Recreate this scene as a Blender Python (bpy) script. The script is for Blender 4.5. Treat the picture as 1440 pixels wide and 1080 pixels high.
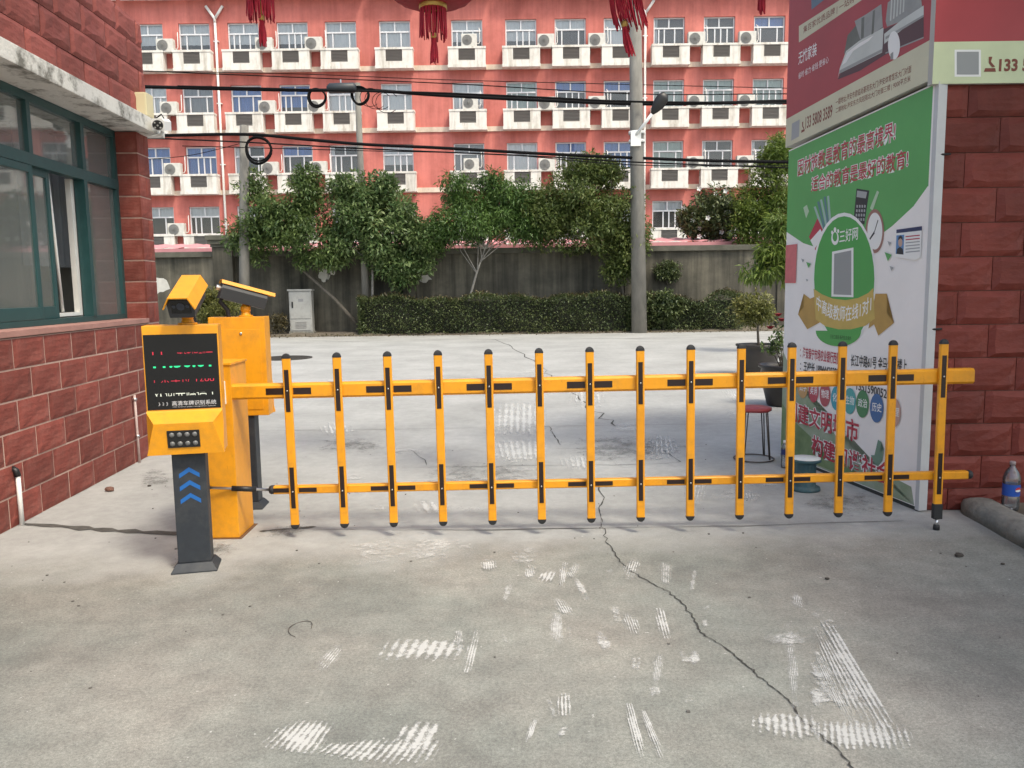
import bpy, bmesh, math, random
import numpy as np
from mathutils import Vector, Matrix

# ------------------------------------------------------------------ camera, sky, sun, exposure
sc = bpy.context.scene
for o in list(bpy.data.objects):
    bpy.data.objects.remove(o)
COL = sc.collection
F_PX, PITCH, ROLL, EYE = 1130.0, math.radians(6.8), math.radians(-0.75), 1.6

cam_data = bpy.data.cameras.new('camera')
cam_data.sensor_width = 36.0
cam_data.lens = 36.0 * F_PX / 1440.0
cam_data.clip_start = 0.05
cam_data.clip_end = 600
cam = bpy.data.objects.new('camera', cam_data)
COL.objects.link(cam)
CAM_ROT = Matrix.Rotation(math.pi / 2 - PITCH, 3, 'X') @ Matrix.Rotation(ROLL, 3, 'Z')
cam.matrix_world = Matrix.Translation((0, 0, EYE)) @ CAM_ROT.to_4x4()
sc.camera = cam

SUN_EL, SUN_AZ = math.radians(58), math.radians(140)      # azimuth clockwise from +Y
world = bpy.data.worlds.new('World')
sc.world = world
world.use_nodes = True
wn = world.node_tree
sky = wn.nodes.new('ShaderNodeTexSky')
sky.sky_type = 'NISHITA'
sky.sun_disc = False
sky.sun_elevation = SUN_EL
sky.sun_rotation = SUN_AZ
sky.air_density = 1.0
sky.dust_density = 4.0
sky.ozone_density = 1.0
bg = wn.nodes['Background']
wn.links.new(sky.outputs[0], bg.inputs[0])
bg.inputs[1].default_value = 0.15
sun_data = bpy.data.lights.new('sun', 'SUN')
sun_data.energy = 1.3
sun_data.angle = math.radians(10)
sun_data.color = (1.0, 0.95, 0.88)
sun = bpy.data.objects.new('sun', sun_data)
COL.objects.link(sun)
to_sun = Vector((math.sin(SUN_AZ) * math.cos(SUN_EL), math.cos(SUN_AZ) * math.cos(SUN_EL), math.sin(SUN_EL)))
sun.rotation_euler = to_sun.to_track_quat('Z', 'Y').to_euler()
sun.location = (10, -10, 30)
sc.view_settings.view_transform = 'Standard'
sc.view_settings.look = 'None'
sc.view_settings.exposure = 0.9
sc.view_settings.gamma = 1.0
sc.view_settings.use_white_balance = True
sc.view_settings.white_balance_temperature = 6900
sc.view_settings.white_balance_tint = 4
sc.view_settings.use_curve_mapping = False
sc.cycles.use_denoising = True
sc.cycles.max_bounces = 8
sc.cycles.transparent_max_bounces = 16

rng = random.Random(7)
nrg = np.random.default_rng(7)

# ------------------------------------------------------------------ survey: photo pixel -> point on a known plane
EYE_P = Vector((0, 0, EYE))
def ray(x, y): return CAM_ROT @ Vector(((x - 720) / F_PX, -(y - 540) / F_PX, -1.0))
def G(x, y, z=0.0):
    d = ray(x, y); return EYE_P + d * ((z - EYE) / d.z)
def PY(x, y, Y):
    d = ray(x, y); return EYE_P + d * (Y / d.y)
def PL(x, y, p0, n):
    d = ray(x, y); return EYE_P + d * ((Vector(p0) - EYE_P).dot(n) / d.dot(n))

# ------------------------------------------------------------------ materials
MATS = {}
def mat(name, col, rough=0.6, var=0.0, vscale=6.0, bump=0.0, bscale=60.0, metal=0.0, col2=None, spec=0.5,
        grime=None, gscale=1.5, gamt=0.0, stretch=None, emit=0.0, grange=(0.48, 0.72), bstretch=None):
    if name in MATS: return MATS[name]
    m = bpy.data.materials.new(name); m.use_nodes = True
    nt = m.node_tree; N, L = nt.nodes, nt.links
    b = N['Principled BSDF']
    b.inputs['Roughness'].default_value = rough
    b.inputs['Metallic'].default_value = metal
    b.inputs['Specular IOR Level'].default_value = spec
    c4 = (*col, 1)
    b.inputs['Base Color'].default_value = c4
    tc = N.new('ShaderNodeTexCoord')
    out = None
    if var > 0 or col2:
        n = N.new('ShaderNodeTexNoise'); n.inputs['Scale'].default_value = vscale; n.inputs['Detail'].default_value = 6
        n.inputs['Roughness'].default_value = 0.65
        src = tc.outputs['Object']
        if stretch:
            mp = N.new('ShaderNodeMapping'); mp.inputs['Scale'].default_value = stretch
            L.new(src, mp.inputs[0]); src = mp.outputs[0]
        L.new(src, n.inputs['Vector'])
        r = N.new('ShaderNodeValToRGB')
        r.color_ramp.elements[0].position = 0.3; r.color_ramp.elements[1].position = 0.7
        if col2:
            r.color_ramp.elements[0].color = c4; r.color_ramp.elements[1].color = (*col2, 1)
        else:
            r.color_ramp.elements[0].color = tuple(x * (1 - var) for x in col) + (1,)
            r.color_ramp.elements[1].color = tuple(min(1, x * (1 + var)) for x in col) + (1,)
        L.new(n.outputs['Fac'], r.inputs[0]); out = r.outputs[0]
    if grime:
        n2 = N.new('ShaderNodeTexNoise'); n2.inputs['Scale'].default_value = gscale; n2.inputs['Detail'].default_value = 8
        n2.inputs['Roughness'].default_value = 0.7
        L.new(tc.outputs['Object'], n2.inputs['Vector'])
        r2 = N.new('ShaderNodeValToRGB')
        r2.color_ramp.elements[0].position, r2.color_ramp.elements[1].position = grange
        r2.color_ramp.elements[0].color = (0, 0, 0, 1); r2.color_ramp.elements[1].color = (gamt,) * 3 + (1,)
        L.new(n2.outputs['Fac'], r2.inputs[0])
        mx = N.new('ShaderNodeMixRGB'); mx.inputs[1].default_value = c4; mx.inputs[2].default_value = (*grime, 1)
        L.new(r2.outputs[0], mx.inputs[0])
        if out: L.new(out, mx.inputs[1])
        out = mx.outputs[0]
    if out: L.new(out, b.inputs['Base Color'])
    if bump > 0:
        n3 = N.new('ShaderNodeTexNoise'); n3.inputs['Scale'].default_value = bscale; n3.inputs['Detail'].default_value = 5
        bsrc = tc.outputs['Object']
        if bstretch:
            mp3 = N.new('ShaderNodeMapping'); mp3.inputs['Scale'].default_value = bstretch; L.new(bsrc, mp3.inputs[0]); bsrc = mp3.outputs[0]
        L.new(bsrc, n3.inputs['Vector'])
        bp = N.new('ShaderNodeBump'); bp.inputs['Strength'].default_value = bump; bp.inputs['Distance'].default_value = 0.02
        L.new(n3.outputs['Fac'], bp.inputs['Height']); L.new(bp.outputs[0], b.inputs['Normal'])
    if emit:
        b.inputs['Emission Color'].default_value = c4; b.inputs['Emission Strength'].default_value = emit
    MATS[name] = m
    return m

def glass_mat(name, tint=(0.8, 0.85, 0.83), opacity=0.25, body=(0.02, 0.03, 0.03)):
    """window pane: dusty/tinted film over clear glass with a mirror-like coat"""
    if name in MATS: return MATS[name]
    m = bpy.data.materials.new(name); m.use_nodes = True
    nt = m.node_tree; N, L = nt.nodes, nt.links
    b = N['Principled BSDF']; o = N['Material Output']
    b.inputs['Base Color'].default_value = (*body, 1); b.inputs['Roughness'].default_value = 0.5
    t = N.new('ShaderNodeBsdfTransparent'); t.inputs[0].default_value = (*tint, 1)
    g = N.new('ShaderNodeBsdfGlossy'); g.inputs['Roughness'].default_value = 0.03
    m1 = N.new('ShaderNodeMixShader'); m1.inputs[0].default_value = opacity
    L.new(t.outputs[0], m1.inputs[1]); L.new(b.outputs[0], m1.inputs[2])
    fr = N.new('ShaderNodeFresnel'); fr.inputs['IOR'].default_value = 1.5
    ma = N.new('ShaderNodeMath'); ma.operation = 'MULTIPLY_ADD'; ma.inputs[1].default_value = 1.6; ma.inputs[2].default_value = 0.03
    L.new(fr.outputs[0], ma.inputs[0])
    m2 = N.new('ShaderNodeMixShader')
    L.new(ma.outputs[0], m2.inputs[0]); L.new(m1.outputs[0], m2.inputs[1]); L.new(g.outputs[0], m2.inputs[2])
    L.new(m2.outputs[0], o.inputs['Surface'])
    MATS[name] = m
    return m

def leaf_mat(name, c1, c2, trans=0.35, rough=0.45):
    if name in MATS: return MATS[name]
    m = bpy.data.materials.new(name); m.use_nodes = True
    nt = m.node_tree; N, L = nt.nodes, nt.links
    b = N['Principled BSDF']; o = N['Material Output']
    b.inputs['Roughness'].default_value = rough
    ge = N.new('ShaderNodeNewGeometry')
    r = N.new('ShaderNodeValToRGB')
    r.color_ramp.elements[0].color = (*c1, 1); r.color_ramp.elements[1].color = (*c2, 1)
    L.new(ge.outputs['Random Per Island'], r.inputs[0])
    tc = N.new('ShaderNodeTexCoord'); n = N.new('ShaderNodeTexNoise'); n.inputs['Scale'].default_value = 1.3
    L.new(tc.outputs['Object'], n.inputs['Vector'])
    r2 = N.new('ShaderNodeValToRGB'); r2.color_ramp.elements[0].position = 0.35; r2.color_ramp.elements[1].position = 0.65
    r2.color_ramp.elements[0].color = (0.75, 0.8, 0.7, 1); r2.color_ramp.elements[1].color = (1.2, 1.15, 1.0, 1)
    L.new(n.outputs['Fac'], r2.inputs[0])
    mx = N.new('ShaderNodeMixRGB'); mx.blend_type = 'MULTIPLY'; mx.inputs[0].default_value = 1
    L.new(r.outputs[0], mx.inputs[1]); L.new(r2.outputs[0], mx.inputs[2])
    L.new(mx.outputs[0], b.inputs['Base Color'])
    t = N.new('ShaderNodeBsdfTranslucent'); L.new(mx.outputs[0], t.inputs[0])
    ms = N.new('ShaderNodeMixShader'); ms.inputs[0].default_value = trans
    L.new(b.outputs[0], ms.inputs[1]); L.new(t.outputs[0], ms.inputs[2]); L.new(ms.outputs[0], o.inputs['Surface'])
    MATS[name] = m
    return m

# ------------------------------------------------------------------ mesh helpers
class MB:
    def __init__(self): self.v = []; self.f = []; self.smooth = []
    def add(self, vs, fs, smooth=False):
        o = len(self.v); self.v += [tuple(p) for p in vs]
        self.f += [tuple(i + o for i in f) for f in fs]; self.smooth += [smooth] * len(fs)
        return self
    def box(self, x0, x1, y0, y1, z0, z1, M=None):
        vs = [Vector(p) for p in ((x0,y0,z0),(x1,y0,z0),(x1,y1,z0),(x0,y1,z0),(x0,y0,z1),(x1,y0,z1),(x1,y1,z1),(x0,y1,z1))]
        if M is not None: vs = [M @ p for p in vs]
        return self.add(vs, [(0,3,2,1),(4,5,6,7),(0,1,5,4),(1,2,6,5),(2,3,7,6),(3,0,4,7)])
    def cbox(self, c, s, M=None):
        return self.box(c[0]-s[0]/2, c[0]+s[0]/2, c[1]-s[1]/2, c[1]+s[1]/2, c[2]-s[2]/2, c[2]+s[2]/2, M)
    def loft(self, rings, cap=True, smooth=False, closed=True):
        n = len(rings[0]); vs = [p for r in rings for p in r]; fs = []
        for k in range(len(rings) - 1):
            for i in range(n if closed else n - 1):
                j = (i + 1) % n
                fs.append((k*n+i, k*n+j, (k+1)*n+j, (k+1)*n+i))
        self.add(vs, fs, smooth)
        if cap:
            o = len(self.v) - len(vs)
            self.f.append(tuple(o + i for i in reversed(range(n)))); self.smooth.append(False)
            self.f.append(tuple(o + (len(rings)-1)*n + i for i in range(n))); self.smooth.append(False)
        return self
    def lathe(self, prof, c=(0,0,0), n=16, smooth=True, cap=True):
        rings = [[(c[0]+r*math.cos(2*math.pi*i/n), c[1]+r*math.sin(2*math.pi*i/n), c[2]+z) for i in range(n)] for r, z in prof]
        return self.loft(rings, cap, smooth)
    def tube(self, pts, r, n=8, cap=True, smooth=True):
        pts = [Vector(p) for p in pts]; rings = []
        rs = r if isinstance(r, (list, tuple)) else [r] * len(pts)
        prev = None
        for i, p in enumerate(pts):
            t = (pts[min(i+1, len(pts)-1)] - pts[max(i-1, 0)]).normalized()
            if prev is None:
                a = Vector((0,0,1)) if abs(t.z) < 0.9 else Vector((1,0,0))
                u = t.cross(a).normalized()
            else:
                u = (prev - t * prev.dot(t)).normalized()
            prev = u; w = t.cross(u)
            rings.append([p + (u*math.cos(2*math.pi*k/n) + w*math.sin(2*math.pi*k/n)) * rs[i] for k in range(n)])
        return self.loft(rings, cap, smooth)
    def torus(self, c, R, r, ax='y', n=24, m=8, jit=0.0):
        rings = []
        for i in range(n):
            a = 2*math.pi*i/n
            RR = R * (1 + jit*math.sin(3*a+1))
            ring = []
            for k in range(m):
                b = 2*math.pi*k/m; q = RR + r*math.cos(b)
                if ax == 'y': ring.append((c[0]+q*math.cos(a), c[1]+r*math.sin(b), c[2]+q*math.sin(a)))
                else: ring.append((c[0]+q*math.cos(a), c[1]+q*math.sin(a), c[2]+r*math.sin(b)))
            rings.append(ring)
        rings.append(rings[0])
        return self.loft(rings, False, True)
    def prism(self, poly, z0, z1, M=None):
        lo = [Vector((p[0], p[1], z0)) for p in poly]; hi = [Vector((p[0], p[1], z1)) for p in poly]
        if M is not None: lo = [M @ p for p in lo]; hi = [M @ p for p in hi]
        return self.loft([lo, hi])
    def mesh(self, name, material=None):
        me = bpy.data.meshes.new(name)
        me.from_pydata([tuple(p) for p in self.v], [], self.f)
        me.polygons.foreach_set('use_smooth', self.smooth)
        me.update()
        if material: me.materials.append(material)
        return me
    def build(self, name, material, parent=None, bevel=0.0, loc=None, rot=None, fixn=True):
        me = self.mesh(name, material)
        if fixn or bevel:
            bm = bmesh.new(); bm.from_mesh(me)
            if fixn: bmesh.ops.recalc_face_normals(bm, faces=bm.faces)
            if bevel:
                bmesh.ops.bevel(bm, geom=[e for e in bm.edges if len(e.link_faces) == 2 and e.calc_face_angle(0) > 0.5],
                                offset=bevel, segments=2, profile=0.7, affect='EDGES', clamp_overlap=True)
            bm.to_mesh(me); bm.free()
        return link(name, me, parent, loc, rot)

def link(name, data, parent=None, loc=None, rot=None):
    o = bpy.data.objects.new(name, data); COL.objects.link(o)
    if parent: o.parent = parent
    if loc is not None: o.location = loc
    if rot is not None: o.rotation_euler = rot
    return o
def tag(o, label=None, cat=None, group=None, kind=None):
    if label: o['label'] = label
    if cat: o['category'] = cat
    if group: o['group'] = group
    if kind: o['kind'] = kind
    return o
def thing(name, label, cat, loc=(0,0,0), rz=0.0, group=None):
    o = link(name, None, None, loc, (0,0,rz)); o.empty_display_size = 0.2
    return tag(o, label, cat, group)
def copy_tree(o, parent=None):
    c = o.copy(); COL.objects.link(c)
    if parent: c.parent = parent
    for ch in list(o.children): copy_tree(ch, c)
    return c

def text_mesh(body, bold=0.0, clip=None):
    cu = bpy.data.curves.new('lettering', 'FONT'); cu.body = body; cu.size = 1.0; cu.offset = bold
    cu.fill_mode = 'FRONT'; cu.resolution_u = 3
    ob = bpy.data.objects.new('lettering', cu)
    me = bpy.data.meshes.new_from_object(ob)
    bpy.data.objects.remove(ob); bpy.data.curves.remove(cu)
    bm = bmesh.new(); bm.from_mesh(me)
    if clip:
        zs = [v.co.y for v in bm.verts]; lo, hi = min(zs), max(zs)
        for t, s in ((lo + (hi-lo)*clip[0], -1), (lo + (hi-lo)*clip[1], 1)):
            bmesh.ops.bisect_plane(bm, geom=bm.verts[:]+bm.edges[:]+bm.faces[:], plane_co=(0,t,0), plane_no=(0,s,0), clear_outer=True)
    bm.to_mesh(me); bm.free()
    return me
def lettering(body, x0, x1, y0, y1, material, parent, off, bold=0.0, name='lettering', shear=0.0, clip=None, curve=None):
    """text filling the rectangle [x0,x1]x[y0,y1] of the parent's local XZ plane, facing local -Y"""
    me = text_mesh(body, bold, clip)
    n = len(me.vertices)
    if n == 0: return None
    co = np.empty(n*3); me.vertices.foreach_get('co', co); co = co.reshape(-1, 3)
    a, b = co.min(0), co.max(0)
    u = (co[:,0]-a[0]) / max(1e-6, b[0]-a[0]); v = (co[:,1]-a[1]) / max(1e-6, b[1]-a[1])
    out = np.zeros_like(co)
    out[:,0] = x0 + (x1-x0)*u; out[:,1] = -off
    out[:,2] = y0 + (y1-y0)*v + shear*u + (curve*((2*u-1)**2) if curve else 0)
    me.vertices.foreach_set('co', out.ravel()); me.materials.append(material); me.update()
    return link(name, me, parent)
def flat(poly, material, parent, off, name):
    """printed shape: polygon in the parent's local XZ plane"""
    vs = [(p[0], -off, p[1]) for p in poly]
    bm = bmesh.new(); bv = [bm.verts.new(v) for v in vs]; f = bm.faces.new(bv)
    bmesh.ops.triangulate(bm, faces=[f])
    me = bpy.data.meshes.new(name); bm.to_mesh(me); bm.free(); me.materials.append(material)
    return link(name, me, parent)
def rect(x0, x1, z0, z1): return [(x0,z0),(x1,z0),(x1,z1),(x0,z1)]
def oval(cx, cz, rx, rz, n=28, a0=0, a1=360):
    return [(cx+rx*math.cos(math.radians(a0+(a1-a0)*i/(n if a1-a0==360 else n-1))), cz+rz*math.sin(math.radians(a0+(a1-a0)*i/(n if a1-a0==360 else n-1)))) for i in range(n)]

def streaks(m, scale, stretch, lo, hi, c0, c1):
    """run-down weathering: tints the base colour with noise laid out in the place's own coordinates"""
    nt = m.node_tree; N, L = nt.nodes, nt.links; b = N['Principled BSDF']; inp = b.inputs['Base Color']
    ge = N.new('ShaderNodeNewGeometry'); mp = N.new('ShaderNodeMapping'); mp.inputs['Scale'].default_value = stretch; L.new(ge.outputs['Position'], mp.inputs[0])
    n = N.new('ShaderNodeTexNoise'); n.inputs['Scale'].default_value = scale; n.inputs['Detail'].default_value = 8; n.inputs['Roughness'].default_value = .7; L.new(mp.outputs[0], n.inputs['Vector'])
    r = N.new('ShaderNodeValToRGB'); r.color_ramp.elements[0].position = lo; r.color_ramp.elements[1].position = hi
    r.color_ramp.elements[0].color = (*c0, 1); r.color_ramp.elements[1].color = (*c1, 1); L.new(n.outputs['Fac'], r.inputs[0])
    mx = N.new('ShaderNodeMixRGB'); mx.blend_type = 'MULTIPLY'; mx.inputs[0].default_value = 1
    if inp.links: L.new(inp.links[0].from_socket, mx.inputs[1])
    else: mx.inputs[1].default_value = inp.default_value
    L.new(r.outputs[0], mx.inputs[2]); L.new(mx.outputs[0], inp)
    return m
# common colours
YELLOW = mat('yellow_powder_coat', (0.80, 0.335, 0.014), 0.40, var=.05, vscale=2.5, bump=0.04, bscale=300, grime=(0.42, 0.20, 0.04), gscale=9, gamt=0.45)
streaks(YELLOW, 3.0, (1, 1, .5), .32, .6, (.86, .83, .80), (1.03, 1.03, 1.03)); streaks(YELLOW, 45.0, (1, 1, .25), .27, .36, (.66, .60, .55), (1, 1, 1))
BLACKP = mat('black_plastic', (0.012, 0.012, 0.013), 0.45)
RUBBER = mat('black_rubber', (0.018, 0.018, 0.02), 0.6)
REFLECT = mat('black_red_reflective_tape', (0.02, 0.009, 0.008), 0.35)
STEEL = mat('steel', (0.6, 0.6, 0.6), 0.3, metal=1.0)
DARKGREY = mat('dark_grey_coat', (0.028, 0.033, 0.041), 0.5, var=0.12, vscale=20, bump=0.05, bscale=300, grime=(.10, .095, .085), gscale=6, gamt=.35, spec=.35)
WHITE = mat('white_paint', (0.78, 0.78, 0.76), 0.5)
PVC = mat('white_pvc', (0.75, 0.74, 0.71), 0.4, var=0.06, vscale=9)
CONC = mat('pole_concrete', (0.21, 0.20, 0.18), 0.9, var=0.22, vscale=5, bump=0.3, bscale=40, stretch=(1, 1, 0.3))

# ------------------------------------------------------------------ GROUND
def ground_material():
    m = bpy.data.materials.new('worn_concrete_ground'); m.use_nodes = True
    nt = m.node_tree; N, L = nt.nodes, nt.links
    b = N['Principled BSDF']; b.inputs['Roughness'].default_value = 0.85
    tc = N.new('ShaderNodeTexCoord'); P = tc.outputs['Object']
    def noise(s, d=6, r=0.6, vec=P):
        n = N.new('ShaderNodeTexNoise'); n.inputs['Scale'].default_value = s; n.inputs['Detail'].default_value = d
        n.inputs['Roughness'].default_value = r; L.new(vec, n.inputs['Vector']); return n.outputs['Fac']
    def ramp(src, p0, p1, c0, c1):
        r = N.new('ShaderNodeValToRGB'); e = r.color_ramp.elements
        e[0].position, e[1].position = p0, p1; e[0].color, e[1].color = (*c0, 1), (*c1, 1)
        L.new(src, r.inputs[0]); return r.outputs[0]
    def mix(f, a, c, mode='MIX'):
        x = N.new('ShaderNodeMixRGB'); x.blend_type = mode
        for i, s in enumerate((f, a, c)):
            if isinstance(s, (int, float)): x.inputs[i].default_value = s
            elif isinstance(s, tuple): x.inputs[i].default_value = (*s, 1)
            else: L.new(s, x.inputs[i])
        return x.outputs[0]
    def math_(op, a, c):
        x = N.new('ShaderNodeMath'); x.operation = op
        for i, s in enumerate((a, c)):
            if isinstance(s, (int, float)): x.inputs[i].default_value = s
            else: L.new(s, x.inputs[i])
        return x.outputs[0]
    sep = N.new('ShaderNodeSeparateXYZ'); L.new(P, sep.inputs[0])
    base = ramp(noise(1.1), 0.32, 0.68, (0.228, 0.226, 0.217), (0.30, 0.297, 0.286))
    warm = ramp(noise(0.8, 4), 0.40, 0.62, (0.97, 1.0, 0.96), (1.05, 1.0, 0.95))
    base = mix(1.0, base, ramp(noise(0.42, 4), 0.36, 0.64, (0.74, 0.75, 0.75), (1.12, 1.12, 1.1)), 'MULTIPLY')
    base = mix(1.0, base, ramp(noise(6, 6, 0.75), 0.34, 0.66, (0.82, 0.82, 0.82), (1.14, 1.14, 1.13)), 'MULTIPLY')
    base = mix(1.0, base, warm, 'MULTIPLY')
    # fine aggregate: dark pits and pale chips
    grit = ramp(noise(70, 8, 0.85), 0.41, 0.59, (0.68, 0.68, 0.68), (1.23, 1.23, 1.22))
    base = mix(0.85, base, grit, 'MULTIPLY')
    g2 = ramp(noise(210, 3, 0.8), 0.38, 0.62, (0.68, 0.68, 0.68), (1.28, 1.28, 1.27))
    base = mix(0.7, base, g2, 'MULTIPLY')
    # smoother, paler cement laid along and beyond the gate line; the darker near side also paints in gate shade
    wob = math_('MULTIPLY', math_('SUBTRACT', noise(0.9, 5), 0.5), 1.7)
    left = math_('MULTIPLY', sep.outputs[0], 0.12)
    edge = math_('SUBTRACT', math_('ADD', sep.outputs[1], wob), math_('ADD', left, 4.55))
    mask = ramp(edge, 0.0, 0.55, (0, 0, 0), (1, 1, 1))
    pale = ramp(noise(0.8, 7, 0.62), 0.3, 0.7, (0.30, 0.299, 0.287), (0.425, 0.423, 0.408))
    pale = mix(0.45, pale, ramp(noise(9, 8, 0.8), 0.4, 0.6, (0.78, 0.78, 0.78), (1.12, 1.12, 1.12)), 'MULTIPLY')
    pale = mix(0.4, pale, g2, 'MULTIPLY')
    colr = mix(mask, base, pale)
    # dark oil/dirt stains
    st = ramp(noise(2.3, 7, 0.75), 0.62, 0.8, (0, 0, 0), (0.55, 0.55, 0.55))
    colr = mix(st, colr, (0.11, 0.105, 0.095))
    spots = ramp(noise(14, 2, 0.5), 0.75, 0.80, (0, 0, 0), (0.3, 0.3, 0.3))
    colr = mix(spots, colr, (0.06, 0.058, 0.055))
    chips = ramp(noise(30, 3, 0.6), 0.70, 0.73, (0, 0, 0), (0.7, 0.7, 0.7))
    colr = mix(chips, colr, (0.6, 0.59, 0.56))
    L.new(colr, b.inputs['Base Color'])
    bp = N.new('ShaderNodeBump'); bp.inputs['Strength'].default_value = 0.22; bp.inputs['Distance'].default_value = 0.006
    hsum = math_('ADD', noise(220, 4, 0.75), math_('MULTIPLY', noise(3, 4), 1.5))
    L.new(hsum, bp.inputs['Height']); L.new(bp.outputs[0], b.inputs['Normal'])
    rr = ramp(noise(1.7), 0.35, 0.7, (0.72, 0.72, 0.72), (0.92, 0.92, 0.92)); L.new(rr, b.inputs['Roughness'])
    return m
MATS['ground'] = ground_material()
g = MB().add([(-120,-60,0),(120,-60,0),(120,160,0),(-120,160,0)], [(0,1,2,3)]).build('ground', MATS['ground'])
tag(g, 'grey concrete yard and driveway under the yellow barrier', 'ground', kind='structure')
GROUND = g

CRACK = mat('dark_crack', (0.05, 0.047, 0.042), 0.95)
JOINT = mat('dirt_filled_joint', (0.10, 0.095, 0.085), 0.95, var=0.3, vscale=8)
def ribbon(pts, w, name, material, z=0.004, jit=0.0, sub=6):
    P = [G(*p) for p in pts]; Q = []
    for i in range(len(P) - 1):
        for k in range(sub):
            t = k / sub; q = P[i].lerp(P[i+1], t)
            seg = (P[i+1]-P[i]).length
            Q.append(q + Vector((rng.gauss(0, 1), rng.gauss(0, 1), 0)) * jit * min(1, seg) * (0 if (i == 0 and k == 0) else 1))
    Q.append(P[-1]); vs = []; fs = []
    for i, q in enumerate(Q):
        t = (Q[min(i+1, len(Q)-1)] - Q[max(i-1, 0)]); t.z = 0; t.normalize()
        nn = Vector((-t.y, t.x, 0)); ww = w * (0.35 + rng.random()*1.1) / 2
        if i in (0, len(Q)-1): ww *= 0.3
        vs += [(q.x+nn.x*ww, q.y+nn.y*ww, z), (q.x-nn.x*ww, q.y-nn.y*ww, z)]
        if i: fs.append((2*i-2, 2*i-1, 2*i+1, 2*i))
    return MB().add(vs, fs).build(name, material, GROUND)
ribbon([(845,735),(856,765),(872,790),(905,815),(945,835),(975,868),(985,890),(1020,912),(1044,932),(1075,958),(1108,985),(1128,1014),(1170,1048),(1205,1085)], 0.007, 'crack', CRACK, jit=0.022, sub=9)
ribbon([(846,672),(842,690),(850,700),(843,715),(847,735)], 0.008, 'crack', CRACK, jit=0.012)
ribbon([(695,477),(725,490),(765,520),(800,548),(835,578),(866,600)], 0.02, 'crack', CRACK, jit=0.05)
ribbon([(772,600),(778,612),(788,626)], 0.01, 'crack', CRACK, jit=0.02)
ribbon([(928,628),(945,642),(957,650),(935,652),(880,654),(760,655),(560,658)], 0.006, 'crack', CRACK, jit=0.01)
ribbon([(540,640),(580,632),(600,655)], 0.006, 'crack', CRACK, jit=0.03)
ribbon([(360,606),(560,604),(760,600),(1040,596)], 0.010, 'slab_joint', JOINT, jit=0.006)
ribbon([(1040,598),(1080,590)], 0.006, 'crack', CRACK, jit=0.02)
ribbon([(440,746),(700,745),(1000,741),(1270,733)], 0.009, 'slab_joint', JOINT, jit=0.006)
ribbon([(760,632),(1000,628)], 0.005, 'slab_joint', JOINT, jit=0.006)
ribbon([(390,482),(600,478),(890,476),(1090,473)], 0.05, 'slab_joint', JOINT, jit=0.02)
# cable trench patched with darker mortar, from the wall to the cabinet
TRENCH = mat('dark_trench_mortar', (0.085, 0.08, 0.072), 0.95, var=0.3, vscale=14, bump=0.4, bscale=90)
ribbon([(30,737),(90,741),(150,746),(250,751),(300,756)], 0.075, 'cable_trench', TRENCH, z=0.0045, jit=0.008)
ribbon([(365,748),(400,745),(445,741)], 0.03, 'cable_trench', TRENCH, z=0.0045, jit=0.01)

def paint_material(name, stripes, dens):
    m = bpy.data.materials.new(name); m.use_nodes = True
    nt = m.node_tree; N, L = nt.nodes, nt.links
    b = N['Principled BSDF']; b.inputs['Base Color'].default_value = (0.64, 0.635, 0.615, 1); b.inputs['Roughness'].default_value = 0.85
    o = N['Material Output']; tc = N.new('ShaderNodeTexCoord')
    def nz(sc_, d, r):
        n = N.new('ShaderNodeTexNoise'); n.inputs['Scale'].default_value = sc_; n.inputs['Detail'].default_value = d; n.inputs['Roughness'].default_value = r
        L.new(tc.outputs['Object'], n.inputs['Vector']); return n.outputs['Fac']
    def M_(op, a, c):
        x = N.new('ShaderNodeMath'); x.operation = op
        for i, s in enumerate((a, c)):
            if isinstance(s, (int, float)): x.inputs[i].default_value = s
            else: L.new(s, x.inputs[i])
        return x.outputs[0]
    fine, mid, low = nz(75, 7, .85), nz(16, 5, .7), nz(5, 3, .5)
    v = M_('ADD', M_('MULTIPLY', fine, 1.5), M_('ADD', M_('MULTIPLY', mid, 1.0), M_('MULTIPLY', low, .75)))      # ~0.98 mean
    sep = N.new('ShaderNodeSeparateXYZ'); L.new(tc.outputs['UV'], sep.inputs[0])
    if stripes:
        w = M_('SINE', M_('MULTIPLY', M_('ADD', sep.outputs[0], M_('MULTIPLY', mid, 0.012)), stripes * 6.283), 0)
        w2 = M_('SINE', M_('MULTIPLY', M_('ADD', sep.outputs[1], M_('MULTIPLY', sep.outputs[0], 0.35)), max(2, stripes * 0.45) * 6.283), 0)
        v = M_('ADD', v, M_('ADD', M_('MULTIPLY', w, 0.20), M_('MULTIPLY', w2, 0.05)))
    for s in (0, 1):
        e = M_('SUBTRACT', 0.5, M_('ABSOLUTE', M_('SUBTRACT', sep.outputs[s], 0.5), 0))
        e = M_('MINIMUM', M_('MULTIPLY', e, 3.2), 1.0)
        v = M_('ADD', v, M_('MULTIPLY', M_('SUBTRACT', e, 1.0), 0.34))
    r = N.new('ShaderNodeValToRGB'); r.color_ramp.elements[0].position = (1.50 - dens) / 2.4; r.color_ramp.elements[1].position = (1.86 - dens) / 2.4
    r.color_ramp.elements[1].color = (.72, .72, .72, 1)
    L.new(M_('MULTIPLY', v, 1/2.4), r.inputs[0])
    t = N.new('ShaderNodeBsdfTransparent'); ms = N.new('ShaderNodeMixShader')
    L.new(r.outputs[0], ms.inputs[0]); L.new(t.outputs[0], ms.inputs[1]); L.new(b.outputs[0], ms.inputs[2]); L.new(ms.outputs[0], o.inputs['Surface'])
    return m
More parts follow.
